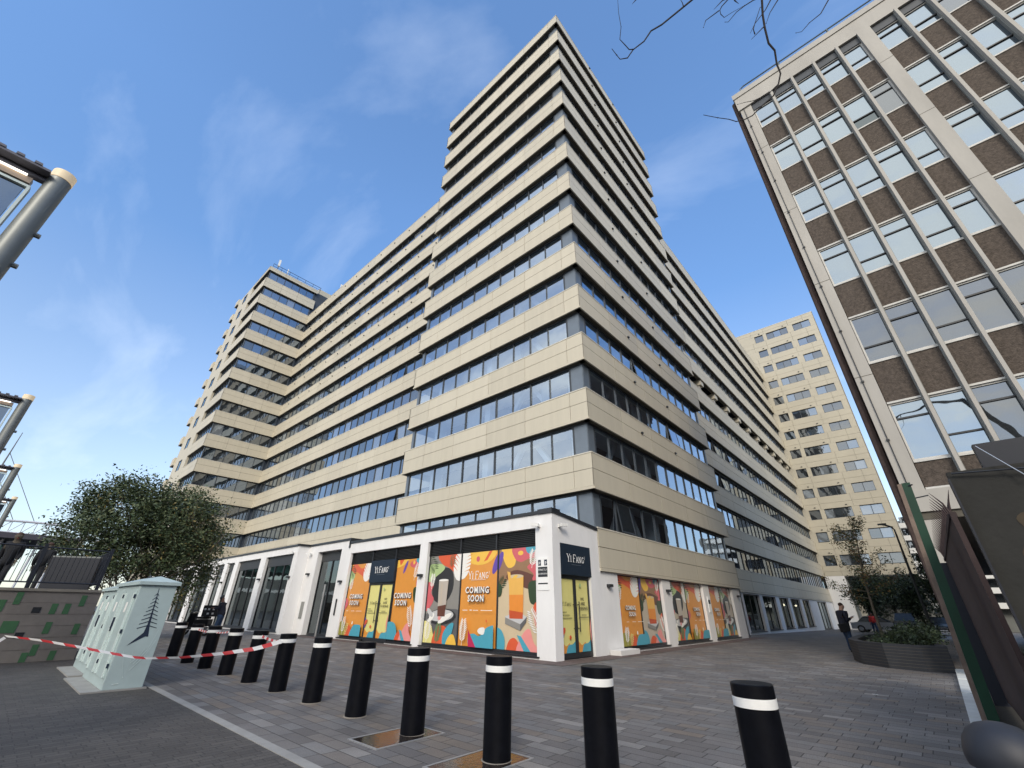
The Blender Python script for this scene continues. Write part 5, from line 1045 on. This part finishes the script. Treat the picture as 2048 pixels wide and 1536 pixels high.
for k in range(1, 8):
    z = k*.078
    for i in range(n-1): 
        p, q = out[i], out[i+1]; m_ = Vector((p[0]-cxy[0], p[1]-cxy[1])).normalized()*.002
        b.face([(p[0]+m_.x, p[1]+m_.y, z), (q[0]+m_.x, q[1]+m_.y, z), (q[0]+m_.x, q[1]+m_.y, z+.008), (p[0]+m_.x, p[1]+m_.y, z+.008)], 'joint')
b.build('mortar_courses', pl)
sh = MB(); L_ = [(18.8+random.random()*6, .35+random.random()*1.5, .55+random.random()*.4) for _ in range(90)]; L_ = [(x, y, z-(.28 if y > 1.25 else 0)) for x, y, z in L_]; leafcloud(sh, L_, 9000, .045, ['leaf_a', 'leaf_c', 'leaf_dark', 'leaf_dark'], .16)
tag(sh.build('shrubbery'), 'low green shrubs filling the brick planter', 'shrubs', kind='stuff')
b = MB(); random.seed(3); x = 6.2
while x < 17.6:
    l = random.uniform(.7, 1.0); b.box(x, x+l-.02, -.16, .14, 0, .10+random.uniform(-.01, .01), 'kerb_white'); x += l
tag(b.build('edging_kerb', bevel=.01), 'white painted stone edging along the foot of the fence', 'kerb')
# grassy strip with gravel behind the kerb
b = MB(); b.face([(3, -3, .012), (16.4, -3, .012), (16.4, -.16, .012), (3, -.16, .012)], 'soil'); tag(b.build('verge'), kind='structure')
lp = MB(); b = lp; y0 = .62; x0 = 42
root = thing('street_lamp', (x0, y0, gz(x0)), 'tall dark street lamp down the passage with one bent arm', 'street lamp')
b.tube([(x0, y0, gz(x0)), (x0, y0-.02, 3.5), (x0, y0-.08, 6.75), (x0, y0+.05, 6.95)], [.10, .08, .05, .05], 'pole_street', 8); b.build('pole', root, smooth=True)
b = MB(); b.tube([(x0, y0-.05, 6.92), (x0, y0+.35, 7.12), (x0, y0+.6, 7.2)], [.05, .06, .05], 'pole_street', 8); b.box(x0-.1, x0+.1, y0+.25, y0+.75, 7.14, 7.24, 'pole_street'); b.build('lamp_head', root)
fb = thing('apartment_building', (100, -3, 0), 'grey building with white balconies far beyond the lamp post', 'building')
b = MB(); b.box(98, 116, -14, 1.0, -1, 15.2, 'far_grey'); b.build('wall', fb)
for i in range(7):
    z = 2.2+i*1.95; q = MB(); q.box(96.6, 98, -13, .6, z, z+.75, 'far_white'); q.build('balcony', fb)
    q = MB(); q.box(97.9, 98, -12, .2, z+.8, z+1.85, 'glass_dull'); q.build('window', fb)

# fence elements close to the viewer on the right
b = MB(); b.prism([(7.9, -.17), (8.1, -.17), (8.1, -.258), (7.9, -.258)], 2.98, 3.0, 'green_steel')
v = [(7.95, -.022, 0), (8.15, -.022, 0), (8.15, -.125, 0), (7.95, -.125, 0)]; t_ = [(7.92, -.165, 3.0), (8.12, -.165, 3.0), (8.12, -.254, 3.0), (7.92, -.254, 3.0)]
b = MB()
for i in range(4): j = (i+1) % 4; b.face([v[i], v[j], t_[j], t_[i]], 'green_steel')
b.face(t_, 'green_steel'); gp = b.build('fence_post'); tag(gp, 'tall green steel post leaning at the right edge', 'post')
b = MB(); b.tube([(7.95, -.16, 2.78), (7.9, -.38, 2.80)], .008, 'black_trim', 5); b.tube([(7.95, -.18, 2.95), (7.9, -.27, 2.96)], .010, 'black_trim', 5); b.build('wire_stub', gp)
b = MB(); v = [(9.0, .02, 0), (9.12, .02, 0), (9.12, -.035, 0), (9.0, -.035, 0)]; t_ = [(8.96, -.13, 3.2), (9.1, -.13, 3.2), (9.1, -.19, 3.2), (8.96, -.19, 3.2)]
for i in range(4): j = (i+1) % 4; b.face([v[i], v[j], t_[j], t_[i]], 'timber')
b.face(t_, 'timber'); tag(b.build('timber_post'), 'thin tan timber post directly left of the green post', 'post')
sf = thing('spiked_fence', (9.5, -.41, 0), 'dark brown steel fence topped with rusty spikes at the right', 'fence')
b = MB(); b.box(6.6, 12.4, -.46, -.415, .1, 2.32, 'brown_steel'); b.build('sheet', sf)
b = MB(); b.box(12.40, 12.60, -.50, -.24, 0, 2.3, 'rail_black'); b.build('post', sf); b = MB(); b.box(6.5, 6.6, -.455, -.41, 0, 2.36, 'brown_steel'); b.build('post', sf)  # far post blackened and widened to stand in for shadow in the gap
b = MB(); b.box(6.6, 12.4, -.47, -.40, 2.32, 2.37, 'brown_steel')
for i in range(30):
    x = 6.65+i*.195; b.tube([(x, -.43, 2.36), (x, -.40, 2.48), (x-.01, -.33, 2.60)], [.012, .009, .002], 'brown_steel', 5, False); b.tube([(x+.06, -.43, 2.36), (x+.06, -.46, 2.5), (x+.05, -.5, 2.62)], [.012, .009, .002], 'brown_steel', 5, False)
b.build('spikes', sf)
hb = thing('hoarding_board', (4.85, -.9, 0), 'big dark weathered board with torn tan patches at the right edge', 'board')
b = MB(); b.box(4.86, 4.93, -1.9, -.395, 0, 2.42, 'board_dark'); b.build('board', hb)
b = MB(); b.box(4.82, 4.90, -.397, -.385, 0, 2.36, 'rail_black'); b.build('edge_trim', hb)
def patch(pts): return [(4.857, y, z) for y, z in pts]
random.seed(2)
for pts in ([(-.62, 1.86), (-.66, 1.95), (-.64, 2.03), (-.70, 2.07), (-.73, 1.98), (-.72, 1.88), (-.78, 1.80), (-.74, 1.74), (-.66, 1.75), (-.58, 1.78)], [(-.80, 1.86), (-.9, 1.9), (-1.0, 1.84), (-.92, 1.74), (-.82, 1.76)], [(-.88, 1.52), (-.97, 1.56), (-1.05, 1.48), (-.95, 1.44)]):
    b = MB(); b.face(patch(blob(pts, 3)), 'ply_patch'); b.build('torn_patch', hb, tri=True)
b = MB(); b.tube([(4.83, -.42, 2.40), (4.80, -.9, 2.36)], .006, 'black_trim', 5); b.tube([(4.8, -.62, 2.58), (4.8, -.8, 2.3)], .005, 'chrome', 5); b.build('loose_wire', hb)
b = MB(); b.box(4.9, 4.98, -1.9, -.62, 2.42, 2.62, 'rail_black'); b.build('top_rail', hb)
dm = thing('domed_post', (2.85, -.03, 0), 'dark rubber domed post head at the bottom right corner', 'post')
b = MB(); pr = [(r_*.86, z_+.02) for r_, z_ in [(.145, .86), (.15, .885), (.148, .91), (.135, .945), (.11, .975), (.075, .995), (.035, 1.005), (.004, 1.007)]]; b.lathe(pr, (2.85, -.03, 0), 'dome_rubber', 32); b.lathe([(.05, .878), (.124, .88)], (2.85, -.03, 0), 'rubber', 32); b.build('dome_cap', dm, smooth=True)
b = MB(); b.tube([(2.85, -.03, 0), (2.85, -.03, .88)], .055, 'kerb_white', 20); b.build('post', dm, smooth=True)
b = MB(); b.box(2.95, 3.05, -.35, -.13, 0, .86, 'board_dark'); tag(b.build('fence_stub', bevel=.01), 'short dark stub post beside the domed post', 'post')

# ------------------------------------------------------------------ people
def skinmesh(name, nodes, edges, parent, mt, sub=2, matfn=None):
    me = bpy.data.meshes.new(name); off = Vector(WPOS[parent.name]); me.from_pydata([Vector(n[0]) for n in nodes], edges, [])
    o = bpy.data.objects.new('tmp', me); COL.objects.link(o); m_ = o.modifiers.new('s', 'SKIN'); m_.use_smooth_shade = True
    for i, n_ in enumerate(nodes): me.skin_vertices[0].data[i].radius = (n_[1], n_[2] if len(n_) > 2 else n_[1])
    me.skin_vertices[0].data[0].use_root = True
    s_ = o.modifiers.new('d', 'SUBSURF'); s_.levels = sub; s_.render_levels = sub
    dg = bpy.context.evaluated_depsgraph_get(); dg.update(); nm = bpy.data.meshes.new_from_object(o.evaluated_get(dg)); bpy.data.objects.remove(o)
    nm.materials.clear()
    for q in (mt if isinstance(mt, list) else [mt]): nm.materials.append(MT[q])
    if matfn:
        for p in nm.polygons: p.material_index = matfn(p.center)
    for p in nm.polygons: p.use_smooth = True
    ob = bpy.data.objects.new(name, nm); COL.objects.link(ob); ob.parent = parent; WPOS[ob.name] = tuple(off); return ob
def person(loc, rot, lab, H, top, legs, hairm, skinm, pose, helmet=False, bag=False, phone=False, coat=False):
    r = thing('person', loc, lab, 'person'); s = H/1.75; V = lambda x, y, z: (x*s, y*s, z*s)
    # facing +x ; y to the left
    st = pose.get('stride', .12); lean = pose.get('lean', 0); hd = pose.get('head', .0)
    hip, hipz = (0, 0), .93
    fl, fr = st, -st
    sh = (lean, 1.43)
    aL, aR = pose['armL'], pose['armR']
    nd = [(V(0, 0, .95), .09*s, .075*s), (V(lean*.5, 0, 1.15), .08*s, .10*s), (V(lean, 0, 1.38), .08*s, .12*s), (V(lean+.02, 0, 1.46), .068*s, .066*s), (V(lean+.03+hd*.7, 0, 1.545), .085*s, .078*s), (V(lean+.05+hd, 0, 1.62), .118*s, .098*s), (V(lean+.04+hd, 0, 1.69), .105*s, .092*s)]
    ed = [(0, 1), (1, 2), (2, 3), (3, 4), (4, 5), (5, 6)]
    legn = {}
    for sg, fx in ((1, fl), (-1, fr)):
        i = len(nd); nd += [(V(.0, sg*.09, .88), .085*s), (V(fx*.55+.03, sg*.10, .50), .06*s), (V(fx, sg*.10, .10), .042*s), (V(fx+.05, sg*.10, .04), .04*s), (V(fx+.16, sg*.11, .03), .03*s)]
        ed += [(0, i), (i, i+1), (i+1, i+2), (i+2, i+3), (i+3, i+4)]; legn[sg] = i
    armn = {}
    for sg, A in ((1, aL), (-1, aR)):
        i = len(nd); nd += [(V(lean, sg*.18, 1.40), .058*s), (V(*A[0]), .045*s), (V(*A[1]), .032*s)]; ed += [(2, i), (i, i+1), (i+1, i+2)]
        w_ = Vector(A[1]); d = (w_-Vector(A[0])).normalized(); sd_ = d.cross(Vector((0, 0, 1))).normalized()*sg; palm = w_+d*.07
        j = len(nd); nd.append((V(*palm), .034*s, .018*s)); ed.append((i+2, j)); armn[sg] = (i, palm, d)
        for q, ln in enumerate((.075, .085, .08, .065)):
            f0 = palm+d*.035+sd_*(-.028+.019*q); f1 = f0+d*ln*.55+Vector((0, 0, -.012)); f2 = f1+d*ln*.35+Vector((0, 0, -.03)); k = len(nd)
            nd += [(V(*f0), .009*s), (V(*f1), .0085*s), (V(*f2), .007*s)]; ed += [(j, k), (k, k+1), (k+1, k+2)]
        t0 = w_+d*.03-sd_*.035; t1 = t0+d*.045-sd_*.02; k = len(nd); nd += [(V(*t0), .011*s), (V(*t1), .009*s)]; ed += [(j, k), (k, k+1)]
    bd = skinmesh('body', nd, ed, r, skinm, 2)
    # face: nose, eyes, ears on the head
    hx, hz = lean+.05+hd, 1.63
    fc = MB(); fc.lathe([(.004, -.02), (.014, 0), (.004, .03)], V(hx+.088, 0, hz-.03), skinm, 8)
    for sg in (-1, 1):
        fc.lathe([(.002, -.008), (.010, 0), (.002, .008)], V(hx+.072, sg*.032, hz+.01), 'ink', 8); fc.lathe([(.004, -.03), (.016, 0), (.004, .03)], V(hx-.005, sg*.078, hz-.01), skinm, 8)
    fc.box(*[c*s for c in (hx+.06, hx+.080, -.02, .02)], (hz-.068)*s, (hz-.060)*s, 'red_cloth')
    for k in range(len(fc.v)): fc.v[k] = tuple(Vector(fc.v[k])+Vector(loc))
    o = fc.build('face', r, smooth=True)
    # trousers
    tn = [(V(0, 0, .99), .15*s, .16*s), (V(0, 0, .88), .15*s, .17*s)]; te = [(0, 1)]
    for sg, fx in ((1, fl), (-1, fr)):
        i = len(tn); tn += [(V(.0, sg*.09, .80), .11*s), (V(fx*.55+.03, sg*.10, .50), .082*s), (V(fx, sg*.10, .06), .07*s)]; te += [(1, i), (i, i+1), (i+1, i+2)]
    skinmesh('trousers', tn, te, r, legs, 2)
    jz = .70 if coat else .80
    jn = [(V(0, 0, jz), .17*s, .21*s), (V(lean*.5, 0, 1.10), .15*s, .20*s), (V(lean, 0, 1.36), .13*s, .20*s), (V(lean+.02, 0, 1.48), .07*s, .07*s)]; je = [(0, 1), (1, 2), (2, 3)]
    for sg, A in ((1, aL), (-1, aR)):
        i = len(jn); w_ = Vector(A[0]).lerp(Vector(A[1]), .93); jn += [(V(lean, sg*.19, 1.40), .085*s), (V(*A[0]), .07*s), (V(*w_), .055*s)]; je += [(2, i), (i, i+1), (i+1, i+2)]
    skinmesh('jacket', jn, je, r, top, 2)
    for sg, fx in ((1, fl), (-1, fr)): skinmesh('shoe', [(V(fx-.03, sg*.10, .05), .05*s, .042*s), (V(fx+.08, sg*.105, .045), .045*s, .036*s), (V(fx+.17, sg*.11, .035), .04*s, .028*s)], [(0, 1), (1, 2)], r, 'black_cloth', 1)
    if helmet: skinmesh('helmet', [(V(hx-.05, 0, hz+.04), .15*s), (V(hx+.03, 0, hz+.06), .15*s), (V(hx+.14, 0, hz+.03), .08*s, .03*s)], [(0, 1), (1, 2)], r, 'helmet', 2)
    else: skinmesh('hair', [(V(hx-.06, 0, hz-.02), .075*s, .085*s), (V(hx-.03, 0, hz+.05), .115*s, .105*s), (V(hx+.05, 0, hz+.085), .075*s, .085*s)], [(0, 1), (1, 2)], r, hairm, 2)
    if bag:
        q = MB(); q.obox(V(-.16, -.17, .87), (.17*s, 0, .03*s), (0, .06*s, 0), (-.02*s, 0, .14*s), 'black_cloth'); q.tube([V(-.1, -.17, 1.0), V(lean+.05, -.08, 1.46), V(lean-.06, .1, 1.42), V(-.2, -.02, .98)], .012*s, 'black_cloth', 6)
        q.v = [tuple(Vector(p)+Vector(loc)) for p in q.v]; q.build('shoulder_bag', r, bevel=.01)
    if phone:
        ph = armn[-1][1]+armn[-1][2]*.06+Vector((.01, 0, .02)); q = MB(); q.obox(V(*ph), (.07*s, 0, .02*s), (0, .035*s, 0), (-.001, 0, .005*s), 'ink'); q.v = [tuple(Vector(p)+Vector(loc)) for p in q.v]; q.build('phone', r)
    r.rotation_euler = (0, 0, rot); return r
pose_phone = dict(stride=.05, lean=.04, head=.05, armL=((.02, .22, 1.12), (.22, .16, 1.10)), armR=((.03, -.21, 1.12), (.27, -.12, 1.20)))
person((23.9, 3.05, 0), radians(-46), 'man in a dark coat looking down at his phone beside the brick planter', 1.78, 'navy', 'jeans', 'hair', 'skin', pose_phone, bag=True, phone=True, coat=True)
pose_ride = dict(stride=.06, lean=.06, head=.05, armL=((.14, .22, 1.18), (.36, .14, 1.22)), armR=((.14, -.22, 1.18), (.36, -.16, 1.20)))
person((8.25, 27.0, 0), radians(140), 'rider in a dark jacket and grey helmet beyond the bollards', 1.80, 'navy', 'jeans', 'hair', 'skin_dark', pose_ride, helmet=True)
pose_walk = dict(stride=.22, lean=.03, head=.02, armL=((-.02, .22, 1.13), (.12, .22, .90)), armR=((-.05, -.22, 1.13), (-.1, -.22, .88)))
person((58, 5.0, gz(58)), radians(200), 'distant person in a red top walking near the parked cars', 1.72, 'red_cloth', 'jeans', 'hair', 'skin_dark', pose_walk)
person((.95, 24.5, 1.72), radians(80), 'dark silhouetted person walking behind the left railing', 1.72, 'black_cloth', 'black_cloth', 'hair', 'bark', pose_walk)
person((.05, 22.6, 1.72), radians(-100), 'dark silhouetted person at the far left edge of the railing', 1.78, 'black_cloth', 'black_cloth', 'hair', 'bark', pose_walk, coat=True)

# ------------------------------------------------------------------ moped with cover
mx, my = 7.85, 29.0
mo = thing('moped', (mx, my, 0), 'black delivery moped with a big box parked behind the bollards', 'moped'); d = Vector((-.50, .866, 0)); sd2 = Vector((.866, .50, 0))
def mp_(f, s, z): return Vector((mx, my, 0))+d*f+sd2*s+Vector((0, 0, z))
for f_, nm in ((-.62, 'rear_wheel'), (.66, 'front_wheel')):
    b = MB(); pts = [mp_(f_+.25*cos(t), 0, .28+.25*sin(t)) for t in [2*pi*i/20 for i in range(21)]]; b.tube(pts, .055, 'rubber', 8, False); b.tube([mp_(f_, -.05, .28), mp_(f_, .05, .28)], .12, 'chrome', 10); b.build('wheel', mo, smooth=True)
b = MB(); b.obox(mp_(-.35, 0, .58), d*.42, sd2*.16, (0, 0, .16), 'car_black'); b.obox(mp_(.12, 0, .33), d*.25, sd2*.15, (0, 0, .05), 'car_black'); b.obox(mp_(.45, 0, .66), d*.06+Vector((0, 0, .02)), sd2*.19, Vector((0, 0, .36))-d*.08, 'car_black'); b.obox(mp_(.66, 0, .60), d*.2, sd2*.07, (0, 0, .03), 'car_black'); b.build('body', mo, bevel=.03)
b = MB(); b.obox(mp_(-.28, 0, .80), d*.36, sd2*.14, (0, 0, .05), 'black_cloth'); b.build('seat', mo, bevel=.02)
b = MB(); b.tube([mp_(.36, -.33, 1.06), mp_(.42, 0, 1.04), mp_(.36, .33, 1.06)], .018, 'chrome', 8); b.tube([mp_(.42, 0, 1.04), mp_(.64, 0, .3)], .03, 'chrome', 8); b.build('handlebar', mo)
b = MB(); b.lathe([(.02, -.05), (.07, 0), (.02, .05)], mp_(.52, 0, .95), 'headlamp', 12); b.build('headlight', mo)
b = MB(); b.obox(mp_(-.62, 0, 1.12), d*.27, sd2*.27, (0, 0, .26), 'black_cloth'); bx_ = b.build('delivery_box', mo, bevel=.03)
for (s_, z_) in ((-.14, 1.2), (.14, 1.2), (-.14, 1.0)):
    b = MB(); b.obox(mp_(-.895, s_, z_), d*.004, sd2*.06, (0, 0, .04), 'reflective'); b.build('reflective_patch', bx_)
    b = MB(); b.obox(mp_(-.62+s_*.8, -.275, z_), d*.06, sd2*.004, (0, 0, .04), 'reflective'); b.build('reflective_patch', bx_)
b = MB(); b.box(3.4, 4.0, 20.0, 20.5, 0, .42, 'door_brown'); b.box(3.37, 4.03, 19.97, 20.53, .42, .47, 'timber'); tag(b.build('wooden_bench', bevel=.01), 'low brown wooden block bench right of the cabinets', 'bench')

# ------------------------------------------------------------------ cars
def car(x, y, rot, paint_, lab, L=4.4, W_=1.8, H=1.45, suv=False):
    z0 = gz(x); c = thing('parked_car', (x, y, z0), lab, 'car', 'cars parked at the end of the passage')
    R_ = Matrix.Rotation(rot, 4, 'Z')
    def T(p): return tuple(R_@Vector(p)+Vector((x, y, z0)))
    def sec(profile, hw, m_, name, taper=0):
        b = MB(); n = len(profile); Lf = [T((px, -hw+taper*max(0, pz-.9), pz)) for px, pz in profile]; Rt = [T((px, hw-taper*max(0, pz-.9), pz)) for px, pz in profile]
        b.face(Lf, m_); b.face(list(reversed(Rt)), m_)
        for i in range(n): j = (i+1) % n; b.face([Lf[i], Lf[j], Rt[j], Rt[i]], m_)
        return b.build(name, c, bevel=.03)
    h = L/2
    if suv: body = [(-h, .3), (-h, 1.0), (-h+.1, 1.08), (h-1.2, 1.08), (h-.15, .95), (h, .75), (h, .3)]; gl = [(-h+.15, 1.08), (-h+.35, H), (h-1.95, H), (h-1.25, 1.08)]
    else: body = [(-h, .3), (-h, .85), (-h+.7, .93), (h-1.1, .93), (h-.15, .75), (h, .6), (h, .3)]; gl = [(-h+.6, .93), (-h+1.15, H), (h-2.1, H), (h-1.2, .93)]
    sec(body, W_/2, paint_, 'body'); sec(gl, W_/2-.08, 'car_glass', 'glasshouse', .35)
    q = [(gl[1][0]+.03, H-.01), (gl[1][0]+.05, H+.03), (gl[2][0]-.05, H+.03), (gl[2][0], H-.01)]; sec(q, W_/2-.24, paint_, 'roof')
    for wx in (-h+.8, h-.85):
        for wy in (-W_/2+.08, W_/2-.08):
            b = MB(); b.tube([T((wx, wy-.1, .33)), T((wx, wy+.1, .33))], .33, 'rubber', 18); b.tube([T((wx, wy-.11, .33)), T((wx, wy+.11, .33))], .19, 'chrome', 12); b.build('wheel', c)
    for wy in (-.62, .62):
        b = MB(); b.obox(T((h-.02, wy, .72)), R_.to_3x3()@Vector((.05, 0, 0)), R_.to_3x3()@Vector((0, .2, 0)), (0, 0, .07), 'headlamp'); b.build('headlight', c)
    b = MB(); b.obox(T((h+.01, 0, .62)), R_.to_3x3()@Vector((.02, 0, 0)), R_.to_3x3()@Vector((0, .35, 0)), (0, 0, .06), 'chrome'); b.build('grille', c)
    b = MB(); b.obox(T((h+.02, 0, .42)), R_.to_3x3()@Vector((.015, 0, 0)), R_.to_3x3()@Vector((0, .26, 0)), (0, 0, .055), 'plate'); b.build('number_plate', c)
car(57.5, 2.55, radians(183), 'car_black', 'black high-sided car facing the camera at the end of the passage', 4.5, 1.85, 1.68, True)
car(60.5, 4.75, radians(262), 'car_silver', 'silver saloon side-on behind the young tree trunk', 4.4, 1.8, 1.42)
car(59.5, .3, radians(185), 'car_black', 'dark car half hidden behind the lamp post', 4.2, 1.75, 1.45)

# ------------------------------------------------------------------ buildings behind the viewer (seen in the glass and shading the plaza)
b = MB(); b.box(-46, -34, -40, 30, 0, 12, 'far_grey')
for i in range(3): b.box(-33.99, -33.9, -40, 30, 2.4+i*3.4, 4.1+i*3.4, 'glass_dark')
tag(b.build('rear_building'), 'low grey building across the square behind the viewer', 'building')
b = MB(); b.box(-20, 60, -44, -32, 0, 14, 'brick_brown'); tag(b.build('side_building'), 'brown brick building beyond the fence on the right', 'building')
